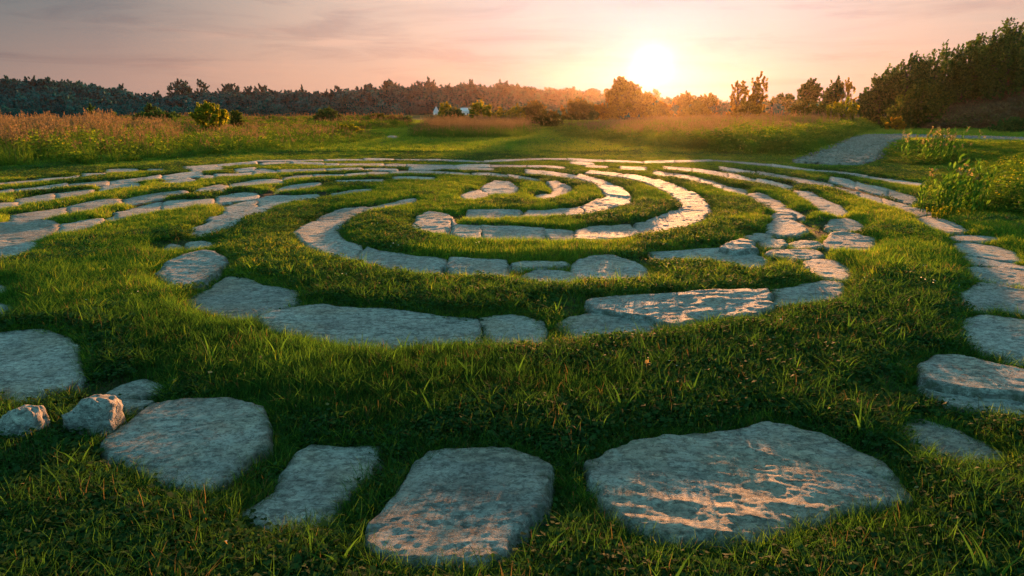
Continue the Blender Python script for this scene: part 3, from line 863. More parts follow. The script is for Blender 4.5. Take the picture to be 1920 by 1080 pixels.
# ------------------------------------------------------------------ path (gravel track) on the right, trodden patch left of centre
def sheet(name, pix, z, mat):
    P = smooth_poly(np.array([ground_pt(x, y) for x, y in pix]), 2)
    res = 0.12
    X, Y = np.meshgrid(np.arange(P[:, 0].min() - .3, P[:, 0].max() + .3, res), np.arange(P[:, 1].min() - .3, P[:, 1].max() + .3, res))
    d = poly_dist(P, X, Y) + 0.35 * fbm(X * 1.5, Y * 1.5, 77, 3)
    Z = ground_z(X.ravel(), Y.ravel()).reshape(X.shape) + z + 0.03 * fbm(X * 3, Y * 3, 91, 4) - 0.25 * sstep(0.08, -0.12, d)
    keep = d > -0.25
    q = np.arange(X.size).reshape(X.shape)
    kk = keep[:-1, :-1] & keep[:-1, 1:] & keep[1:, 1:] & keep[1:, :-1]
    f = np.stack([q[:-1, :-1], q[:-1, 1:], q[1:, 1:], q[1:, :-1]], -1)[kk]
    used = np.unique(f)
    rm = np.full(X.size, -1)
    rm[used] = np.arange(len(used))
    o = mesh_obj(name, np.stack([X.ravel(), Y.ravel(), Z.ravel()], 1)[used], rm[f], mat, smooth=True)
    tag(o, kind='structure')
    return P


PATH = sheet('path', [(1480, 306), (1530, 291), (1570, 274), (1600, 259), (1625, 251), (1690, 251), (1760, 254), (1920, 259), (2060, 263), (2060, 268), (1920, 264),
                      (1760, 260), (1700, 258), (1668, 268), (1650, 285), (1640, 303), (1610, 312), (1550, 311)], 0.06, GRAVEL)
PATCH = sheet('path', [(722, 256.5), (730, 254.5), (744, 255.5), (750, 258), (740, 259.5), (726, 258.5)], 0.05, GRAVEL)


# ------------------------------------------------------------------ leaves, blades, scatter
def blades(n, rad, h0, h1, wd, bend, seg=3, seed=0, flop=0.35):
    r = np.random.default_rng(seed)
    V, Fq, R = [], [], []
    for _ in range(n):
        a, rr = r.uniform(0, 2 * np.pi), rad * math.sqrt(r.uniform())
        x, y = rr * math.cos(a), rr * math.sin(a)
        hd = r.uniform(0, 2 * np.pi)
        L = r.uniform(h0, h1)
        lean = r.normal(0, flop) + 0.15
        bd = bend * r.uniform(0.3, 1.2)
        wv = wd * r.uniform(0.7, 1.3)
        dx, dy = math.cos(hd), math.sin(hd)
        tw = hd + math.pi / 2 + r.normal(0, 0.5)
        sx, sy = math.cos(tw), math.sin(tw)
        px, py, pz, an = x, y, -0.01, lean
        b0 = len(V)
        rv = r.uniform()
        for k in range(seg + 1):
            f = k / seg
            hw = wv * (1 - f ** 1.6) * 0.5 + 0.0002
            V.append((px - sx * hw, py - sy * hw, pz))
            V.append((px + sx * hw, py + sy * hw, pz))
            R += [rv, rv]
            px += dx * math.sin(an) * L / seg
            py += dy * math.sin(an) * L / seg
            pz += math.cos(an) * L / seg
            an = min(an + bd, 2.3)
        for k in range(seg):
            i = b0 + 2 * k
            Fq.append((i, i + 1, i + 3, i + 2))
    return np.array(V), np.array(Fq), np.array(R)


def leaves(C, size, r, flat=0.0, long=1.6, up=None):
    """one four-cornered leaf at every centre"""
    n = len(C)
    a = r.normal(size=(n, 3))
    a /= np.linalg.norm(a, axis=1, keepdims=True)
    b_ = r.normal(size=(n, 3))
    if flat:
        a[:, 2] *= 1 - flat
        b_[:, 2] *= 1 - flat
        a /= np.linalg.norm(a, axis=1, keepdims=True)
    b_ -= a * (a * b_).sum(1, keepdims=True)
    b_ /= np.linalg.norm(b_, axis=1, keepdims=True) + 1e-9
    s = size * r.uniform(0.6, 1.3, (n, 1))
    nn = np.cross(a, b_)
    V = np.stack([C - a * s * long / 2, C + b_ * s / 2 + nn * s * 0.12, C + a * s * long / 2, C - b_ * s / 2 + nn * s * 0.12], 1).reshape(-1, 3)
    Fq = np.arange(4 * n).reshape(n, 4)
    R = np.repeat(r.uniform(size=n), 4)
    return V, Fq, R


def join(parts):
    V, Fq, R, o = [], [], [], 0
    for v, f, r in parts:
        V.append(v)
        Fq.append(f + o)
        R.append(r)
        o += len(v)
    return np.concatenate(V), np.concatenate(Fq), np.concatenate(R)


def tube(path, radii, n=6):
    path = np.asarray(path, float)
    V, Fq = [], []
    for i, (c, r) in enumerate(zip(path, radii)):
        d = path[min(i + 1, len(path) - 1)] - path[max(i - 1, 0)]
        d /= np.linalg.norm(d) + 1e-9
        a = np.cross(d, (0.3, 1, 0.1))
        a /= np.linalg.norm(a) + 1e-9
        b_ = np.cross(d, a)
        for k in range(n):
            t_ = 2 * math.pi * k / n
            V.append(c + r * (a * math.cos(t_) + b_ * math.sin(t_)))
    for i in range(len(path) - 1):
        for k in range(n):
            j = (k + 1) % n
            Fq.append((i * n + k, i * n + j, (i + 1) * n + j, (i + 1) * n + k))
    return np.array(V), np.array(Fq), np.zeros(len(V))


def proto_collection(name, items):
    c = bpy.data.collections.new(name)
    for i, (nm, parts) in enumerate(items):
        V, Fq, R, M, o = [], [], [], [], 0
        mats = []
        for (v, f, r), m in parts:
            if m not in mats:
                mats.append(m)
            V.append(v)
            Fq.append(f + o)
            R.append(r)
            M.append(np.full(len(f), mats.index(m)))
            o += len(v)
        ob = mesh_obj('%02d_%s' % (i, nm), np.concatenate(V), np.concatenate(Fq), None, attrs={'rnd': ('POINT', 'FLOAT', np.concatenate(R))}, link=False)
        for m in mats:
            ob.data.materials.append(m)
        ob.data.polygons.foreach_set('material_index', np.concatenate(M).astype(np.int32))
        c.objects.link(ob)
    return c


def scatter(name, coll, P, rot, scl, idx, tint, mat):
    o = mesh_obj(name, P, [], mat, attrs={
        'rot': ('POINT', 'FLOAT_VECTOR', rot), 'scl': ('POINT', 'FLOAT_VECTOR', scl),
        'idx': ('POINT', 'INT', idx.astype(np.int32)), 'tint': ('POINT', 'FLOAT', tint)})
    ng = bpy.data.node_groups.new(name + '_scatter', 'GeometryNodeTree')
    ng.interface.new_socket('Geometry', in_out='INPUT', socket_type='NodeSocketGeometry')
    ng.interface.new_socket('Geometry', in_out='OUTPUT', socket_type='NodeSocketGeometry')
    N = ng.nodes.new
    gi, gout, ip, ci = N('NodeGroupInput'), N('NodeGroupOutput'), N('GeometryNodeInstanceOnPoints'), N('GeometryNodeCollectionInfo')
    ci.inputs['Collection'].default_value = coll
    ci.inputs['Separate Children'].default_value = True
    ci.inputs['Reset Children'].default_value = True

    def attr(nm, ty):
        a = N('GeometryNodeInputNamedAttribute')
        a.data_type = ty
        a.inputs['Name'].default_value = nm
        return a.outputs['Attribute']
    L = ng.links.new
    L(gi.outputs[0], ip.inputs['Points'])
    L(ci.outputs[0], ip.inputs['Instance'])
    ip.inputs['Pick Instance'].default_value = True
    L(attr('idx', 'INT'), ip.inputs['Instance Index'])
    e = N('FunctionNodeEulerToRotation')
    L(attr('rot', 'FLOAT_VECTOR'), e.inputs[0])
    L(e.outputs[0], ip.inputs['Rotation'])
    L(attr('scl', 'FLOAT_VECTOR'), ip.inputs['Scale'])
    L(ip.outputs[0], gout.inputs[0])
    md = o.modifiers.new('scatter', 'NODES')
    md.node_group = ng
    return o


def clover(n, rad, h0, h1, size, seed):
    r = np.random.default_rng(seed)
    C = np.stack([r.normal(0, rad, n), r.normal(0, rad, n), r.uniform(h0, h1, n)], 1)
    return leaves(C, size, r, 0.6, 1.1)


turf = []
for s in range(4):
    turf.append(('fine_grass', [(blades(30, 0.040, 0.045, 0.105, 0.0027, 0.30, 3, 10 + s), GRASS)]))           # 0-3
for s in range(2):
    turf.append(('drooping_grass', [(blades(22, 0.032, 0.10, 0.17, 0.0032, 0.48, 4, 30 + s), GRASS)]))         # 4-5
turf.append(('clover_patch', [(clover(34, 0.04, 0.02, 0.06, 0.014, 41), CLOVER), (blades(8, 0.04, 0.05, 0.09, 0.0032, 0.3, 3, 42), GRASS)]))   # 6
turf.append(('herb_patch', [(clover(22, 0.035, 0.015, 0.07, 0.020, 43), CLOVER), (blades(8, 0.04, 0.06, 0.12, 0.003, 0.4, 3, 44), GRASS)]))     # 7
turf.append(('dry_grass', [(blades(12, 0.035, 0.06, 0.14, 0.0030, 0.45, 3, 45, 0.6), STRAW), (blades(10, 0.035, 0.05, 0.10, 0.0036, 0.3, 3, 46), GRASS)]))  # 8
turf.append(('flowering_clover', [(clover(20, 0.035, 0.02, 0.06, 0.014, 47), CLOVER), (clover(3, 0.03, 0.07, 0.09, 0.012, 48), PETAL)]))       # 9
turf.append(('broad_blade', [(blades(5, 0.02, 0.14, 0.22, 0.009, 0.30, 5, 49, 0.3), GRASS), (blades(14, 0.03, 0.06, 0.11, 0.0036, 0.3, 3, 50), GRASS)]))    # 10
TURF = proto_collection('turf_tufts', turf)


def sample_field(n, y0, y1, power, margin=1.6, slope=0.80):
    """points in the ground seen from about here, thinning with distance"""
    k = 2 - power
    Y = (y0 ** k + rng.uniform(size=n) * (y1 ** k - y0 ** k)) ** (1 / k)
    X = rng.uniform(-1, 1, n) * (slope * Y + margin)
    return X, Y


def in_poly(P, x, y):
    return poly_dist(P, x, y) > 0


def lawn(name, n, y0, y1, power, label_kind='stuff'):
    X, Y = sample_field(n, y0, y1, power)
    d = raster(sdist, X, Y, 9.0)
    b_ = raster(bare, X, Y, 0.0)
    edge = 0.012 + 0.05 * fbm(X * 7, Y * 7, 60, 2)
    keep = (d > edge - np.where(Y < 8, 0.045, 0.02)) & (rng.uniform(size=n) > 0.93 * b_) & ~in_poly(PATH, X, Y) & ~in_poly(PATCH, X, Y)
    # stray growth over joints is thin
    jt = raster(joint, X, Y, 0.0) > 0
    keep &= ~(jt & (rng.uniform(size=n) < np.interp(Y, [3, 7], [0.72, 0.96])))
    X, Y, d = X[keep], Y[keep], d[keep]
    n = len(X)
    Z = ground_z(X, Y) - 0.004
    patch = fbm(X * 1.1, Y * 1.1, 21, 3) + 0.5
    wild = fbm(X * 0.6 + 5, Y * 0.6, 33, 3) + 0.5
    far = sstep(6.5, 11, Y)
    hz = (0.62 + 0.60 * patch) * (0.80 + 0.28 * sstep(0.0, 0.16, d)) * np.interp(Y, [3, 6, 9, 12, 16, 20], [0.88, 0.78, 0.68, 0.53, 0.34, 0.24])
    wx = 0.95 + 0.065 * Y
    u = rng.uniform(size=n)
    idx = rng.integers(0, 4, n)
    idx = np.where((u < 0.10) & (d > 0.06) & (Y < 6), rng.integers(4, 6, n), idx)
    hb = (wild > np.interp(Y, [2.4, 3.4, 5, 7], [.30, .42, .46, .54])) & (u > 0.48)
    idx = np.where(hb, rng.integers(6, 8, n), idx)
    idx = np.where(u > 0.972, 8, idx)
    idx = np.where((u > 0.952) & (u < 0.953), 9, idx)
    idx = np.where((u > 0.943) & (u < 0.946) & (Y < 6), 10, idx)
    scl = np.stack([wx, wx, hz], 1) * rng.uniform(0.8, 1.2, (n, 1))
    rot = np.stack([rng.normal(0, 0.12, n), rng.normal(0, 0.12, n), rng.uniform(0, 6.283, n)], 1)
    tint = np.clip(np.interp(Y, [2.4, 3.8, 5, 6.5, 9], [-.06, .06, .30, .62, .80]) + 0.8 * fbm(X * 0.8, Y * 0.8, 44, 3) + 0.15 * rng.normal(size=n), 0, 1)  # foreground shade painted into the turf tint, sunlit yellow farther back
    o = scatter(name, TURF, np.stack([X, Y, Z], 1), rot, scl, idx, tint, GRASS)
    tag(o, 'short green turf growing between and around the labyrinth stones', 'grass', kind='stuff')


lawn('grass', 200000, 1.0, 27.0, 1.2)


def rim_grass():
    n = 240000
    X, Y = sample_field(n, 1.4, 8.0, 1.2, 0.8)
    d = raster_lin(sdist, X, Y, 9.0)
    jt = raster(joint, X, Y, 0.0)
    k = (d > -0.012 - 0.03 * vnoise(X * 3, Y * 3, 5) * (Y < 5.5)) & (d < 0.055) & ((jt < .5) | (rng.uniform(size=n) < .22)) & (fbm(X * 2.3, Y * 2.3, 87, 3) > -0.16) & (rng.uniform(size=n) > 1.15 * raster(bare, X, Y, 0.0))
    X, Y, d = X[k], Y[k], d[k]
    n = len(X)
    u = rng.uniform(size=n)
    idx = np.where(u < .45, rng.integers(4, 6, n), np.where(u < .8, rng.integers(0, 4, n), np.where(u < .92, rng.integers(6, 8, n), 8)))
    h = rng.uniform(.45, 1.0, n) * np.interp(Y, [2, 5, 8], [.95, .8, .6])
    rot = np.stack([rng.normal(0, .35, n), rng.normal(0, .35, n), rng.uniform(0, 6.283, n)], 1)
    tint = np.clip(np.interp(Y, [2.4, 4, 6], [.15, .35, .6]) + .25 * rng.normal(size=n), 0, 1)  # rim blades get the same foreground shade painted in
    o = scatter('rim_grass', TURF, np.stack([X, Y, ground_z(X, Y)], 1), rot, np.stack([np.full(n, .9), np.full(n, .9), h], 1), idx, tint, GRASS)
    tag(o, 'longer grass blades leaning over the rims of the nearer stones', 'grass', kind='stuff')


rim_grass()


def far_lawn():
    n = 60000
    X, Y = sample_field(n, 24.0, 95.0, 1.1, 3, 0.82)
    keep = ~in_poly(PATH, X, Y) & ~in_poly(PATCH, X, Y)
    X, Y = X[keep], Y[keep]
    n = len(X)
    Z = ground_z(X, Y)
    wx = 1.0 + 0.085 * Y
    scl = np.stack([wx, wx, 0.80 + 0.7 * (fbm(X * .4, Y * .4, 9, 3) + .5)], 1) * rng.uniform(0.8, 1.25, (n, 1))
    rot = np.stack([np.zeros(n), np.zeros(n), rng.uniform(0, 6.283, n)], 1)
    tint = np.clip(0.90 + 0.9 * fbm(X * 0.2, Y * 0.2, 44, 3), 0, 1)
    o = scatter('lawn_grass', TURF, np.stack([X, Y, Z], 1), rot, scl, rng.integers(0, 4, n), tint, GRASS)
    tag(o, 'smooth mown lawn beyond the labyrinth reaching to the meadow', 'grass', kind='stuff')


far_lawn()


# ------------------------------------------------------------------ tall meadow grass
def plume(seed, H):
    r = np.random.default_rng(seed)
    parts = []
    for _ in range(4):
        x, y = r.normal(0, 0.12, 2)
        lx, ly = r.normal(0, 0.10), r.normal(0, 0.10)
        h = H * r.uniform(0.8, 1.12)
        path = [(x, y, 0), (x + lx * .3, y + ly * .3, h * .5), (x + lx, y + ly, h)]
        V, Fq, _r = tube(path, [0.004, 0.003, 0.002], 3)
        parts.append(((V, Fq, np.full(len(V), r.uniform())), STRAW))
        m = 26
        f = r.uniform(0, 1, m)
        C = np.stack([x + lx * (0.8 + .25 * f) + r.normal(0, .018, m) * (1.2 - f), y + ly * (.8 + .25 * f) + r.normal(0, .018, m) * (1.2 - f), h * (0.80 + 0.22 * f)], 1)
        parts.append((leaves(C, 0.018, r, 0, 2.4), PLUME))
    parts.append((blades(20, 0.14, 0.35 * H, 0.75 * H, 0.009, 0.16, 4, seed + 5, 0.22), MEADOW))
    return parts


tall = []
for s in range(3):
    tall.append(('plume_grass', plume(60 + s, 1.0)))                                                                  # 0-2
for s in range(3):
    tall.append(('meadow_grass', [(blades(34, 0.16, 0.5, 1.0, 0.011, 0.20, 4, 70 + s, 0.25), MEADOW)]))                # 3-5
r_ = np.random.default_rng(80)
for s in range(2):                                                                                                   # 6-7 leafy weeds with yellow heads
    C = np.stack([r_.normal(0, .13, 90), r_.normal(0, .13, 90), r_.uniform(.1, .95, 90)], 1)
    Y_ = np.stack([r_.normal(0, .12, 22), r_.normal(0, .12, 22), r_.uniform(.75, 1.02, 22)], 1)
    tall.append(('meadow_weed', [(leaves(C, 0.06, r_, 0.2, 2.0), MEADOW), (leaves(Y_, 0.035, r_, 0, 1.2), M_YEL), (blades(12, .12, .5, .9, .010, .12, 3, 83 + s, .15), MEADOW)]))
C = np.stack([r_.normal(0, .2, 60), r_.normal(0, .2, 60), r_.uniform(.1, .8, 60)], 1)
tall.append(('dry_brush', [(blades(44, .22, .4, 1.0, .012, .30, 4, 90, .5), RUST), (leaves(C, .06, r_, 0, 2.4), RUST)]))          # 8
TALL = proto_collection('meadow_tufts', tall)


def meadow(name, pix, n, hfun, kinds, label, tintb=0.5, wx=1.0, yscale=1.0, z0=0.0):
    P = np.array([ground_pt(x, y) for x, y in pix])
    X = rng.uniform(P[:, 0].min(), P[:, 0].max(), n * 6)
    Y = rng.uniform(P[:, 1].min(), P[:, 1].max(), n * 6)
    d = poly_dist(P, X, Y) + 0.8 * fbm(X * 0.8, Y * 0.8, 13, 3)
    k = (d > 0) & ~in_poly(PATH, X, Y)
    X, Y, d = X[k][:n], Y[k][:n], d[k][:n]
    n = len(X)
    px = 960 + F_PX * X / (Y * CP)                    # where the tuft stands across the view decides its height in the meadow
    H = hfun(px, Y) * rng.uniform(0.75, 1.2, n) * (0.45 + 0.55 * sstep(0, 1.3, d)) * (0.75 + 0.5 * (fbm(X * .5, Y * .5, 15, 3) + .5))
    Z = ground_z(X, Y)
    scl = np.stack([np.full(n, wx), np.full(n, wx), H], 1)
    scl[:, :2] *= (0.6 + 0.4 * np.clip(H, 0.3, 1.2))[:, None]
    rot = np.stack([rng.normal(0, .07, n), rng.normal(.05, .07, n), rng.uniform(0, 6.283, n)], 1)
    idx = kinds(px, Y, d, rng.uniform(size=n))
    scl[:, 2] *= np.where(idx < 3, rng.uniform(0.90, 1.32, n), 0.86)
    tint = np.clip(tintb + 0.9 * fbm(X * .4, Y * .4, 19, 3), 0, 1)
    o = scatter(name, TALL, np.stack([X, Y, Z], 1), rot, scl, idx, tint, MEADOW)
    tag(o, label, 'grass', kind='stuff')


def k_left(px, Y, d, u):
    red = np.where(px < 250, 0.44, np.where(px < 330, 0.36, 0.20)) * sstep(0.2, 1.2, d)
    return np.where(u < red, (u * 97).astype(int) % 3, np.where(u > 0.86, 6 + (u * 991).astype(int) % 2, 3 + (u * 313).astype(int) % 3))


meadow('tall_grass', [(-160, 326), (0, 315), (150, 311), (300, 300), (450, 290), (560, 284), (640, 275), (700, 264), (728, 254), (700, 247), (450, 240), (200, 240), (-60, 246)], 5200,
       lambda px, Y: np.interp(px, [-100, 0, 130, 200, 240, 290, 330, 450, 620, 720], [0.84, 0.80, 0.72, 0.88, 0.58, 0.62, 0.44, 0.42, 0.40, 0.28]), k_left,
       'tall meadow grass with reddish plumes at the left of the lawn', 0.45, 1.25)
meadow('tall_grass', [(766, 259), (850, 261), (960, 258), (1010, 250), (1010, 236), (880, 232), (775, 236)], 2600,
       lambda px, Y: np.full(px.shape, 0.62), lambda px, Y, d, u: np.where(u < .45 * sstep(.2, 2.0, d) + .1, (u * 97).astype(int) % 3, 3 + (u * 313).astype(int) % 3),
       'island of reddish plume grass in the middle of the lawn', 0.45, 1.6)

meadow('rough_grass', [(200, 246), (470, 243), (700, 243), (775, 238), (775, 226), (500, 224), (200, 226)], 3600,
       lambda px, Y: np.full(px.shape, 0.62), lambda px, Y, d, u: np.where(u > .8, 6 + (u * 991).astype(int) % 2, np.where(u < .12, (u * 97).astype(int) % 3, 3 + (u * 313).astype(int) % 3)),
       'rough dull grass around the bushes below the wooded ridge', 0.25, 2.6)


def k_right(px, Y, d, u):
    red = np.where(px < 1350, 0.40, 0.20) * sstep(.5, 3.0, d)
    return np.where(u < red, (u * 97).astype(int) % 3, np.where(u > .62, 6 + (u * 991).astype(int) % 2, 3 + (u * 313).astype(int) % 3))


meadow('tall_grass', [(1060, 258), (1150, 268), (1250, 279), (1350, 288), (1440, 292), (1490, 292), (1535, 283), (1575, 266), (1605, 252), (1640, 243), (1640, 232), (1400, 228), (1200, 230), (1020, 240)], 6500,
       lambda px, Y: np.interp(px, [1000, 1100, 1200, 1300, 1400, 1600], [.35, .42, .5, .62, .8, .78]), k_right,
       'sunlit yellow-green meadow at the right before the gravel path', 0.7, 1.5)
meadow('tall_grass', [(1770, 402), (1840, 410), (1920, 424), (2100, 452), (2100, 300), (1900, 300), (1800, 318), (1760, 345)], 2600,
       lambda px, Y: np.interp(px, [1740, 1820, 1860, 2000], [.12, .18, .42, .5]), lambda px, Y, d, u: np.where(u > .90, 6 + (u * 991).astype(int) % 2, 3 + (u * 313).astype(int) % 3),
       'dark green rough grass at the right edge behind the weeds', 0.35, 1.0)
meadow('tall_grass', [(1655, 306), (1720, 312), (1850, 306), (2100, 306), (2100, 272), (1800, 270), (1705, 266), (1672, 280)], 2600,
       lambda px, Y: np.interp(px, [1650, 1700, 1850, 2000], [.24, .24, .20, .20]), lambda px, Y, d, u: np.where(u > .75, 6 + (u * 991).astype(int) % 2, 3 + (u * 313).astype(int) % 3),
       'bank of dark grass below the gravel path at the right', 0.4, 1.3)
meadow('dry_brush', [(1735, 241.8), (1900, 242.5), (2150, 242.5), (2150, 236), (1735, 236)], 1500,
       lambda px, Y: np.interp(px, [1730, 1800, 1900], [.7, 1.4, 1.9]), lambda px, Y, d, u: np.where(u < np.where(px > 1700, .75, .2), 8, 3 + (u * 313).astype(int) % 3),
       'reddish dry brush on the bank under the wood at the right', 0.4, 2.0)


# loose gravel on the path
gp = []
for s_ in range(4):
    n1, n2 = 8, 5
    T, Pp = np.meshgrid(np.linspace(0, 6.283, n1, endpoint=False), np.linspace(.05, 3.09, n2))
    k_ = 1 + .35 * np.random.default_rng(500 + s_).normal(size=T.shape) * .6
    V = np.stack([np.cos(T) * np.sin(Pp) * k_, np.sin(T) * np.sin(Pp) * k_ * .8, np.cos(Pp) * .5 * k_], -1).reshape(-1, 3) * .03
    i_ = np.arange(n1 * n2).reshape(n2, n1)
    f_ = np.stack([i_[:-1], np.roll(i_, -1, 1)[:-1], np.roll(i_, -1, 1)[1:], i_[1:]], -1).reshape(-1, 4)[:, ::-1]
    gp.append(('gravel_stone', [((V, f_, np.zeros(len(V))), GRAVEL)]))
GCOL = proto_collection('gravel_stones', gp)
n = 9000
X = rng.uniform(PATH[:, 0].min(), PATH[:, 0].max(), n * 6)
Y = rng.uniform(PATH[:, 1].min(), PATH[:, 1].max(), n * 6)
k_ = poly_dist(PATH, X, Y) > 0.12 * rng.normal(size=n * 6)
X, Y = X[k_][:n], Y[k_][:n]
n = len(X)
sc = rng.uniform(.35, 1.5, n) ** 1.5
gv = scatter('gravel', GCOL, np.stack([X, Y, ground_z(X, Y) + .055], 1), np.stack([rng.normal(0, .4, n), rng.normal(0, .4, n), rng.uniform(0, 6.28, n)], 1),
             np.stack([sc, sc, sc], 1), rng.integers(0, 4, n), rng.uniform(size=n), GRAVEL)
tag(gv, 'loose grey gravel strewn over the path at the right', 'gravel', kind='stuff')

# ------------------------------------------------------------------ trees
def crown_points(r, n, W, H, z0, nshoot, lean=0.0, shape='round', up=0.6):
    """leaf centres strung along leafy shoots that grow out of a lumpy envelope, so the outline is feathery and gappy"""
    lob = r.uniform(0.62, 1.1, 7)                      # uneven outline around and up the crown
    S0, S1, TH = [], [], []
    while len(S0) < nshoot:
        x, y, z = r.uniform(-1, 1, 3)
        zz = (z + 1) / 2
        an = math.atan2(y, x)
        k = lob[int((an + math.pi) / 6.2832 * 6.99)] * (0.8 + 0.35 * lob[int(zz * 6.99)])
        if shape == 'round':
            lim = math.sqrt(max(0, 1 - z * z)) * k
        elif shape == 'cone':
            lim = ((1 - zz) * 0.95 + 0.05) * k
        elif shape == 'tall':
            lim = (math.sin(math.pi * min(1, zz * .86 + .10)) ** .75) * k
        else:                                          # bush: full to the ground
            lim = math.sqrt(max(0, 1 - zz ** 2.0)) * k
        rad = math.hypot(x, y)
        if rad > lim or (rad < lim * .5 and r.uniform() < .6 and zz < .7):
            continue
        p = np.array([x * W / 2 * .88 + lean * zz * zz * W, y * W / 2 * .88, z0 + zz * H * .88])
        out_ = np.array([x, y, 0.0]) / (rad + .15)
        d = out_ * (1 - up) * (0.4 + rad) + np.array([lean * 1.5, 0, up + .25 * zz]) + r.normal(0, .22, 3)
        d /= np.linalg.norm(d) + 1e-9
        L = r.uniform(.09, .25) * (H * .6 + W * .4)
        S0.append(p - d * L * .35)
        S1.append(p + d * L * .65)
        TH.append(L * r.uniform(.13, .24))
    S0, S1, TH = np.array(S0), np.array(S1), np.array(TH)
    pick = r.integers(0, nshoot, n)
    f = r.uniform(0, 1, n) ** .9
    C = S0[pick] * (1 - f)[:, None] + S1[pick] * f[:, None] + r.normal(size=(n, 3)) * (TH[pick] * (1.05 - f) * .62 + TH[pick] * .07)[:, None]
    C[:, 2] = np.maximum(C[:, 2], 0.03)
    return C, S0


def tree_geo(seed, W, H, leaf, n, shape='round', trunk=0.18, lean=0.0, nclump=None, tr=None, up=None):
    r = np.random.default_rng(seed)
    z0 = trunk * H
    nclump = nclump or int(np.clip(n / 26, 36, 420))
    C, cl = crown_points(r, n, W, H - z0, z0, nclump, lean, shape, up if up is not None else {'tall': .75, 'cone': .45, 'bush': .55, 'round': .5}[shape])
    crown = leaves(C, leaf, r, 0, 1.8)
    rt = tr or max(0.02, H * 0.018)
    top = np.array([lean * W * .5, 0, H * .8])
    stem = [np.array([0, 0, -0.15]), np.array([r.normal(0, .02) * W, r.normal(0, .02) * W, H * .25]), np.array([lean * W * .2, r.normal(0, .02) * W, H * .5]), top]
    parts = [tube(stem, [rt * 1.25, rt * .9, rt * .6, rt * .15], 7)]
    for c in cl[r.permutation(len(cl))[:22]]:
        f = np.clip(r.uniform(.10, .7), 0, max(c[2], 0) / H)
        p0 = np.array([np.interp(f, [0, .25, .5, .8], [s[i_] for s in stem]) for i_ in range(3)])
        mid = (p0 + c) / 2 + np.array([0, 0, .04 * H])
        parts.append(tube([p0, mid, c], [rt * .45, rt * .28, rt * .08], 5))
    return crown, join(parts)


TREE_N = [0]


def tree(px, ytop, wpx, Y, mat, label, shape='round', name='tree', cat='tree', base=None, n=3200, leafpx=3.0, trunk=.15, lean=0.0, group=None, nclump=None, zbase=None, crown_name='crown'):
    TREE_N[0] += 1
    n = int(n * 1.7)
    x, _, zt = at_depth(px, ytop, Y)
    zb = float(ground_z(np.array([x]), np.array([Y]))[0]) if zbase is None else zbase
    W = wpx * Y / F_PX
    H = max(zt - zb, 0.3)
    cr, tk = tree_geo(1000 + TREE_N[0], W, H, leafpx * Y / F_PX, n, shape, trunk, lean, nclump)
    e = empty(name, (x, Y, zb))
    mesh_obj('trunk', tk[0], tk[1], BARK, e, smooth=True)
    mesh_obj(crown_name, cr[0], cr[1], mat, e, attrs={'rnd': ('POINT', 'FLOAT', cr[2])})
    tag(e, label, cat, group)
    return e


# young trees and bushes in the middle distance
GB = 'bushes scattered behind the meadow'
tree(390, 188, 66, 42, M_YEL, 'yellow-leaved young tree glowing above the left meadow', 'tall', n=1700, trunk=.06, leafpx=3.6, group=GB)
tree(440, 203, 34, 50, M_MID, 'slim dark bush just right of the yellow young tree', 'bush', 'bush', 'bush', n=1300, trunk=.03, group=GB)
tree(168, 186, 26, 48, M_DARK, 'narrow dark conifer behind the reddish plumes at the left', 'cone', 'conifer_tree', 'tree', n=1500, trunk=.03, group=GB)
tree(213, 200, 22, 52, M_DARK, 'lower dark conifer right of the narrow dark conifer', 'cone', 'conifer_tree', 'tree', n=1100, trunk=.03, group=GB)
tree(290, 208, 100, 70, M_DARK, 'wide dark thicket behind the left meadow', 'bush', 'bush', 'bush', n=2600, trunk=.02, group=GB)
tree(280, 191, 22, 120, M_DARK, 'small dark round tree standing out against the left hillside', 'round', n=1200, zbase=-2.0, trunk=.3, group=GB)
tree(612, 203, 66, 70, M_DARK, 'big round dark bush in the centre left before the wooded ridge', 'bush', 'bush', 'bush', n=3400, trunk=.02, group=GB)
tree(648, 233, 60, 40, M_YEL, 'low yellow-green bush at the end of the left meadow', 'bush', 'bush', 'bush', n=1800, trunk=.02, group=GB)
tree(508, 219, 46, 75, M_DARK, 'small low bush left of the big round dark bush', 'bush', 'bush', 'bush', n=1500, trunk=.02, group=GB)
tree(664, 217, 36, 85, M_DARK, 'small dim bush right of the big round dark bush', 'bush', 'bush', 'bush', n=1300, trunk=.02, group=GB)
tree(690, 217, 34, 82, M_DARK, 'second dim bush, leftmost of the close bush row', 'bush', 'bush', 'bush', n=1300, trunk=.02, group=GB)
tree(708, 212, 42, 76, M_MID, 'olive bush in the middle of the close bush row', 'bush', 'bush', 'bush', n=1700, trunk=.02, group=GB)
tree(735, 215, 32, 74, M_MID, 'rounded bush second from the right of the bush row', 'bush', 'bush', 'bush', n=1400, trunk=.02, group=GB)
tree(757, 214, 30, 72, M_DARK, 'dark bush at the right end of the bush row by the trodden patch', 'bush', 'bush', 'bush', n=1400, trunk=.02, group=GB)
tree(834, 188, 34, 74, M_YEL, 'pale yellow tree top rising behind the dark round bush', 'tall', n=1300, trunk=.05, group=GB)
tree(851, 200, 50, 66, M_DARK, 'dark round bush behind the plume grass island', 'bush', 'bush', 'bush', n=2600, trunk=.02, group=GB)
tree(903, 186, 48, 64, M_YEL, 'bright yellow-green tree behind the plume grass island', 'tall', n=1900, trunk=.04, leafpx=3.4, group=GB)
tree(938, 200, 26, 66, M_YEL, 'small yellow bush right of the bright yellow-green tree', 'tall', 'bush', 'bush', n=900, trunk=.03, group=GB)
tree(966, 193, 36, 68, M_YEL, 'leafy yellow tree between the small yellow bush and dark one', 'tall', n=1300, trunk=.03, group=GB)
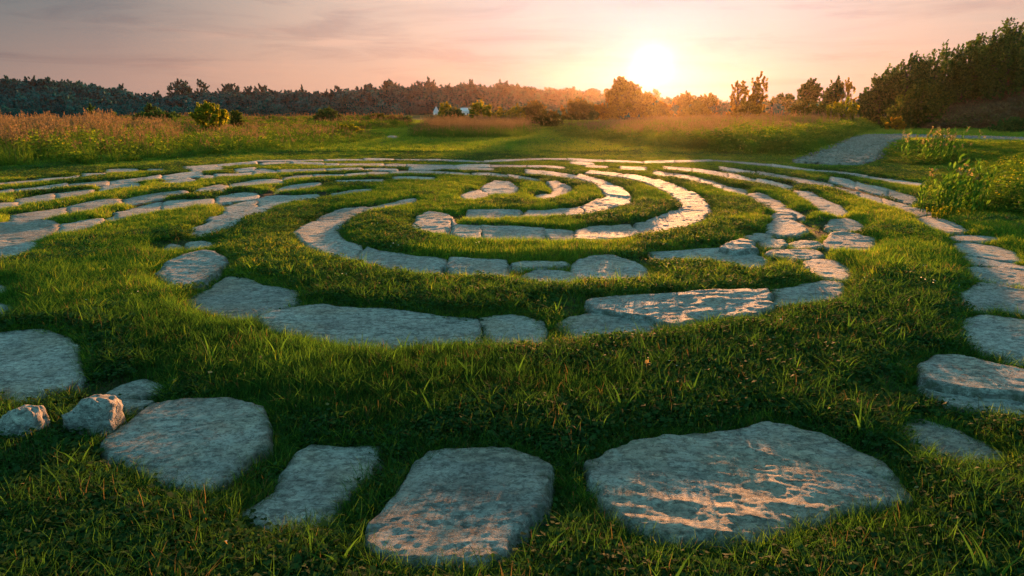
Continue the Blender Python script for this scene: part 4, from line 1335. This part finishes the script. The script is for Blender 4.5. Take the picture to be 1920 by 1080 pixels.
tree(1002, 184, 52, 72, M_MID, 'dark bush with round head left of the sun-washed thicket', 'bush', 'bush', 'bush', n=2400, trunk=.02, group=GB)
tree(1034, 205, 50, 62, M_MID, 'brownish low bush in front of the sun-washed thicket', 'bush', 'bush', 'bush', n=1800, trunk=.02, group=GB)
GS = 'trees standing in the sun glow'
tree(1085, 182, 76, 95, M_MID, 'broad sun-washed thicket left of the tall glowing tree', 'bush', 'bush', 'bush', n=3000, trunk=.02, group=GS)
tree(1164, 140, 74, 118, M_AMB_GLOW, 'tall leafy tree glowing orange beside the sun', 'tall', n=3600, trunk=.08, group=GS, leafpx=3.4)
tree(1130, 195, 70, 100, M_AMB_GLOW, 'low thicket at the foot of the tall glowing tree', 'bush', 'bush', 'bush', n=2600, trunk=.02, group=GS)
tree(1212, 166, 60, 122, M_AMB_GLOW, 'round tree directly under the sun', 'bush', n=2600, trunk=.04, group=GS)
tree(1240, 190, 70, 105, M_AMB_GLOW, 'low bright thicket below the sun', 'bush', 'bush', 'bush', n=2600, trunk=.02, group=GS)
tree(1283, 170, 56, 128, M_AMB_GLOW, 'rounded tree just right of the sun', 'bush', n=2400, trunk=.04, group=GS)
tree(1330, 173, 58, 125, M_AMB_GLOW, 'bushy tree at the right end of the glowing thicket', 'bush', n=2400, trunk=.04, group=GS)
tree(1310, 198, 90, 100, M_AMB_GLOW, 'wide low brush at the right of the glowing thicket', 'bush', 'bush', 'bush', n=2600, trunk=.02, group=GS)
tree(1386, 139, 34, 72, M_AMB_GLOW, 'slender airy tree, left of the pair right of the sun', 'tall', n=900, trunk=.2, group=GS, leafpx=2.8)
tree(1424, 132, 42, 74, M_AMB_GLOW, 'slender airy tree, right of the pair right of the sun', 'tall', n=1150, trunk=.2, group=GS, leafpx=2.8)
tree(1398, 188, 84, 66, M_AMB_GLOW, 'bush glowing amber at the foot of the two slender trees', 'bush', 'bush', 'bush', n=2600, trunk=.02, group=GS)
GR = 'trees at the edge of the right hand wood'
tree(1470, 172, 60, 150, M_DARK, 'distant dark tree clump right of the two slender trees', 'bush', n=1800, trunk=.03, group=GR)
tree(1518, 146, 46, 95, M_DARK, 'windblown round-topped tree left of the wood', 'round', n=1900, trunk=.35, lean=.12, group=GR)
tree(1545, 160, 44, 98, M_DARK, 'lower tree between the two windblown round-topped trees', 'bush', n=1500, trunk=.1, group=GR)
tree(1566, 141, 40, 92, M_DARK, 'taller windblown tree near the start of the wood', 'tall', n=1600, trunk=.2, lean=.12, group=GR)
tree(1594, 143, 36, 90, M_AMB_GLOW, 'thin sparse tree with open twigs beside the wood', 'round', n=420, trunk=.3, group=GR, leafpx=2.4)
tree(1625, 158, 40, 84, M_DARK, 'pointed dark tree at the foot of the wood slope', 'cone', n=1400, trunk=.1, group=GR)
tree(1508, 182, 50, 70, M_MID, 'olive bush behind the bright meadow', 'bush', 'bush', 'bush', n=1900, trunk=.02, group=GR)
tree(1548, 190, 56, 68, M_MID, 'low green bush left of the amber willow bush', 'bush', 'bush', 'bush', n=1700, trunk=.02, group=GR)
tree(1580, 181, 52, 58, M_YEL, 'amber willow bush with upswept branches by the meadow edge', 'tall', 'bush', 'bush', n=1500, trunk=.03, lean=.15, group=GR, leafpx=3.6)
BIG = dict(leafpx=2.7, group=GR)
tree(1632, 165, 70, 72, M_DARK, 'dark shrubby tree at the low end of the wood', 'bush', n=2600, trunk=.02, **BIG)
tree(1665, 112, 82, 66, M_DARK, 'dark leaning tree, first tall one of the wood', 'tall', n=4200, trunk=.03, lean=.16, **BIG)
tree(1708, 92, 84, 64, M_DARK, 'tall ragged tree, second in the climbing wood', 'tall', n=4600, trunk=.03, lean=.10, **BIG)
tree(1762, 66, 96, 62, M_DARK, 'tall ragged tree with double top in the climbing wood', 'tall', n=5200, trunk=.03, lean=.12, **BIG)
tree(1826, 52, 104, 60, M_DARK, 'high dark tree fourth in the climbing wood', 'tall', n=6000, trunk=.03, lean=.08, **BIG)
tree(1900, 18, 120, 57, M_DARK, 'highest dark tree at the right edge of the picture', 'tall', n=7500, trunk=.03, lean=.06, **BIG)
tree(1975, -10, 130, 58, M_DARK, 'dark tree partly cut off by the right picture edge', 'tall', n=6500, trunk=.03, **BIG)
tree(1868, 60, 110, 66, M_DARK, 'dense dark tree filling the wood behind the highest tree', 'bush', n=5000, trunk=.02, **BIG)
tree(1800, 95, 110, 68, M_DARK, 'dense dark tree filling the wood behind the fourth tree', 'bush', n=4600, trunk=.02, **BIG)
tree(1735, 120, 100, 70, M_DARK, 'dense dark tree filling the wood behind the second tree', 'bush', n=4000, trunk=.02, **BIG)
tree(1735, 145, 96, 55, M_MID, 'olive green bushy tree in front of the wood', 'bush', n=5200, trunk=.02, zbase=0.0, **BIG)
tree(1690, 190, 60, 54, M_MID, 'smaller olive bush left below the bushy tree', 'bush', 'bush', 'bush', n=2400, trunk=.02, zbase=0.0, **BIG)
tree(1682, 218, 34, 51, M_AMB_GLOW, 'little amber bush at the meadow end by the wood', 'bush', 'bush', 'bush', n=800, trunk=.02, zbase=0.0, **BIG)
tree(1905, 222, 100, 45, M_DARK, 'dark low bush at the right edge under the bank', 'bush', 'bush', 'bush', n=2600, trunk=.02, **BIG)

# ------------------------------------------------------------------ wooded ridge
RIDGE = [(-250, 150), (0, 148), (100, 147), (150, 150), (200, 156), (240, 168), (275, 176), (320, 174), (400, 168), (440, 164), (520, 168), (620, 166), (700, 161), (780, 156),
         (860, 153), (930, 154), (980, 158), (1040, 162), (1100, 168), (1180, 176), (1300, 184), (1500, 188), (1700, 188), (2100, 188)]
RP, RYY = np.array(RIDGE, float).T
Y_FOOT, Y_TOP = 185.0, 300.0


def ridge_z(x, y):
    px = 960 + F_PX * x / (y * CP)
    top_y = np.interp(px, RP, RYY)
    dx, dy, dz = ray(px, top_y)
    zt = CAM_H + dz * Y_TOP / dy - 7.4                # tree tops reach the skyline
    f = sstep(Y_FOOT - 20, Y_TOP, y)
    return -3.5 + (zt + 3.5) * f + 1.2 * fbm(x * .03, y * .03, 5, 3)


hx = np.linspace(-420, 420, 140)
hy = np.linspace(150, 420, 60)
HX, HY = np.meshgrid(hx, hy)
HZ = ridge_z(HX.ravel(), HY.ravel())
q = np.arange(HX.size).reshape(HX.shape)
ho = mesh_obj('hill', np.stack([HX.ravel(), HY.ravel(), HZ], 1), np.stack([q[:-1, :-1], q[:-1, 1:], q[1:, 1:], q[1:, :-1]], -1).reshape(-1, 4), HILLM, smooth=True)
tag(ho, kind='structure')

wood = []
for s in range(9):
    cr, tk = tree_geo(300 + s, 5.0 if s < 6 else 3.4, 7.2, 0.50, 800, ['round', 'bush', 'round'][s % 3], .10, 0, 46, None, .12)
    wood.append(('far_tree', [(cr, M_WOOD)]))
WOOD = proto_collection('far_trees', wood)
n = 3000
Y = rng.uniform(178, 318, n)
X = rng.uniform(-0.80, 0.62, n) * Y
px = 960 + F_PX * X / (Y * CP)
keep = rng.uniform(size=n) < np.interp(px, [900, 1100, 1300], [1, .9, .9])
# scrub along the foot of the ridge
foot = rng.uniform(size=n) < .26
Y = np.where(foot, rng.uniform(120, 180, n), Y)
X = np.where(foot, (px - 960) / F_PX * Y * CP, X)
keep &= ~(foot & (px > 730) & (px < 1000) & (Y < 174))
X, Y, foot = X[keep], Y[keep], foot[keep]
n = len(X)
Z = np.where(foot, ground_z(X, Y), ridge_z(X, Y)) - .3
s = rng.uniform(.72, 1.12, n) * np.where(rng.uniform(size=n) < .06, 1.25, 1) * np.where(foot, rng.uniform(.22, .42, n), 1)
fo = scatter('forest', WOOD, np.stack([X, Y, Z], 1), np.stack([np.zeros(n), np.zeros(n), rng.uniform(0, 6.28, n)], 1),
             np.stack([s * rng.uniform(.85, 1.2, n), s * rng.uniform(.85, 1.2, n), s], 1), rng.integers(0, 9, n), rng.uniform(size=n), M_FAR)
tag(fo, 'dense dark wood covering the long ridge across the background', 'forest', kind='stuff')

GK = 'single trees on the skyline of the ridge'
for px_, yt, wpx, n_, shp, lab in [
        (12, 141, 24, 1000, 'round', 'round tree at the far left of the skyline'),
        (52, 141, 26, 1000, 'round', 'second round tree from the left on the skyline'),
        (226, 152, 16, 700, 'tall', 'upright tree where the left hill starts to drop'),
        (292, 166, 20, 700, 'bush', 'small tree in the dip of the skyline'),
        (337, 144, 42, 2200, 'round', 'large dense tree standing above the skyline dip'),
        (376, 147, 30, 900, 'round', 'airy tree right of the large dense skyline tree'),
        (430, 154, 38, 1500, 'round', 'broad tree on the rise right of the airy skyline tree'),
        (487, 152, 22, 900, 'round', 'single round tree standing proud in the left middle of the skyline'),
        (565, 157, 14, 500, 'tall', 'thin upright tree on the left middle skyline'),
        (630, 157, 14, 500, 'tall', 'small upright tree on the middle skyline'),
        (687, 153, 18, 700, 'tall', 'pointed tree left of the broad middle skyline tree'),
        (731, 147, 34, 1500, 'round', 'broad tree in the middle of the skyline'),
        (806, 143, 26, 1200, 'tall', 'tallest tree on the right half of the ridge'),
        (885, 145, 14, 600, 'tall', 'pointed tree right of the tallest ridge tree')]:
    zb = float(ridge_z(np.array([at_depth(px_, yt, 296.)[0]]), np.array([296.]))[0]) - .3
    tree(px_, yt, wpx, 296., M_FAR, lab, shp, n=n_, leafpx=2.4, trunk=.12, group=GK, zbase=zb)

# ------------------------------------------------------------------ chapel and house among the trees
def box(x0, x1, y0, y1, z0, z1):
    v = [(x, y, z) for z in (z0, z1) for x, y in ((x0, y0), (x1, y0), (x1, y1), (x0, y1))]
    return v, [(0, 3, 2, 1), (4, 5, 6, 7), (0, 1, 5, 4), (1, 2, 6, 5), (2, 3, 7, 6), (3, 0, 4, 7)]


xc, yc, _ = at_depth(818, 215, 172.)
zb = -1.0
_, _, z1 = at_depth(818, 211, 172.)
_, _, z2 = at_depth(821, 198.5, 172.)
e = empty('chapel', (xc, yc, zb))
h1, h2 = z1 - zb, z2 - zb
v, f = box(-.62, .62, -.62, .62, 0, h1)
mesh_obj('tower_wall', v, f, WHITE, e)
v = [(-.74, -.74, h1), (.74, -.74, h1), (.74, .74, h1), (-.74, .74, h1), (0, 0, h2)]
mesh_obj('spire', v, [(0, 1, 4), (1, 2, 4), (2, 3, 4), (3, 0, 4), (3, 2, 1, 0)], ROOF, e)
v, f = box(-.16, .16, -.66, -.615, h1 - .75, h1 - .25)
mesh_obj('window', v, f, GLASS, e)
tag(e, 'small white chapel tower with pale spire among the trees', 'chapel')

xc, yc, _ = at_depth(877, 220, 172.)
_, _, z1 = at_depth(877, 209, 172.)
_, _, z2 = at_depth(877, 202, 172.)
e = empty('house', (xc, yc, zb))
h1, h2 = z1 - zb, z2 - zb
v, f = box(-1.5, 1.5, -1.2, 1.2, 0, h1)
mesh_obj('wall', v, f, WHITE, e)
v = [(-1.7, -1.4, h1), (1.7, -1.4, h1), (1.7, 1.4, h1), (-1.7, 1.4, h1), (-1.7, 0, h2), (1.7, 0, h2)]
mesh_obj('roof', v, [(0, 1, 5, 4), (2, 3, 4, 5), (1, 2, 5), (3, 0, 4), (3, 2, 1, 0)], ROOF, e)
for wx_ in (-.8, .1, .9):
    v, f = box(wx_ - .2, wx_ + .2, -1.24, -1.195, h1 - .95, h1 - .35)
    mesh_obj('window', v, f, GLASS, e)
tag(e, 'white house with grey roof showing between two yellow trees', 'house')


# ------------------------------------------------------------------ tall weeds at the right
def weed(px, py, wpx, ytop, label, nstem, mat_leaf, mat_head, head, seed, lean=0.25):
    r = np.random.default_rng(seed)
    x, y = ground_pt(px, py)
    W = wpx * y / F_PX
    H = CAM_H + (HOR - ytop) / F_PX * y
    stems, lv, hd = [], [], []
    for _ in range(nstem):
        bx, by = r.normal(0, W * .22), r.normal(0, W * .2)
        L = H * r.uniform(.5, 1.02)
        lx = lean * L * r.uniform(0, .7) + r.normal(0, .06 * L)
        ly = r.normal(0, .08 * L)
        pts = [np.array([bx + lx * f * f, by + ly * f * f, L * f]) for f in (0, .35, .7, 1)]
        stems.append(tube(pts, [.006, .005, .004, .002], 4))
        m = r.integers(9, 16)
        for f in r.uniform(.12, .98, m):
            c = np.array([bx + lx * f * f, by + ly * f * f, L * f])
            a = r.uniform(0, 6.283)
            ll = .17 * H * r.uniform(.6, 1.2)
            d = np.array([math.cos(a) * .6 + .25, math.sin(a) * .6, .75])
            s = np.array([-math.sin(a), math.cos(a), 0]) * .013 * (1 + .5 * r.uniform())
            p1, p2 = c + d * ll * .5, c + d * ll + np.array([0, 0, -.15 * ll])
            lv.append((np.array([c - s * .3, c + s * .3, p1 + s, p1 - s, p2 + s * .1, p2 - s * .1]), np.array([(0, 1, 2, 3), (3, 2, 4, 5)]), np.full(6, r.uniform())))
        if r.uniform() < head:
            m = 24
            f = r.uniform(.86, 1.04, m)
            C = np.stack([bx + lx * f * f + r.normal(0, .016, m), by + ly * f * f + r.normal(0, .016, m), L * f], 1)
            hd.append(leaves(C, .026, r, 0, 1.5))
    e = empty('tall_weed', (x, y, float(ground_z(np.array([x]), np.array([y]))[0])))
    v, f, q_ = join(stems)
    mesh_obj('stem', v, f, WEED, e, attrs={'rnd': ('POINT', 'FLOAT', q_ + .6)})
    v, f, q_ = join(lv)
    mesh_obj('foliage', v, f, mat_leaf, e, attrs={'rnd': ('POINT', 'FLOAT', q_)})
    if hd:
        v, f, q_ = join(hd)
        mesh_obj('flower_head', v, f, mat_head, e, attrs={'rnd': ('POINT', 'FLOAT', q_)})
    tag(e, label, 'weed', 'tall weeds by the right hand path')


weed(1790, 408, 110, 300, 'tall leafy weed clump with upswept blades beside the right path', 46, WEED, TALK, .12, 5)
weed(1752, 306, 120, 240, 'clump of weeds with pale seed heads below the gravel path', 60, WEED, TALK, .75, 6, .15)
weed(1832, 272, 26, 240, 'two lone pale seed stalks standing by the gravel path', 3, WEED, TALK, 1.0, 7, .5)
weed(1766, 412, 60, 380, 'low amber weed at the foot of the leafy weed clump', 22, M_YEL, TALK, 0, 8, .1)

# fallen leaves
n = 120
X, Y = sample_field(n, 1.6, 9.0, 1.1, .5, .76)
d = raster(sdist, X, Y, 9.)
k = d > .0
X, Y = X[k], Y[k]
C = np.stack([X, Y, ground_z(X, Y) + rng.uniform(.03, .07, len(X))], 1)
v, f, q_ = leaves(C, .018, np.random.default_rng(3), .5, 1.4)
lo = mesh_obj('fallen_leaves', v, f, TALK, attrs={'rnd': ('POINT', 'FLOAT', q_)})
tag(lo, 'small dry pale leaves fallen on the turf', 'leaves', kind='stuff')

# ------------------------------------------------------------------ the hazy evening air
v, f = box(-520, 520, -30, 440, -12, 24)
HZM = bpy.data.materials.new('haze_air')
HZM.use_nodes = True
t = NT(HZM.node_tree)
pvn = t.n('ShaderNodeVolumePrincipled')
pvn.inputs['Color'].default_value = (0.60, 0.445, 0.30, 1)
pvn.inputs['Density'].default_value = 0.000085
pvn.inputs['Anisotropy'].default_value = 0.85
t.link(pvn.outputs[0], t.n('ShaderNodeOutputMaterial').inputs['Volume'])
hz = mesh_obj('haze', v, f, HZM)
tag(hz, 'thin warm evening haze over the whole place', 'haze', kind='stuff')
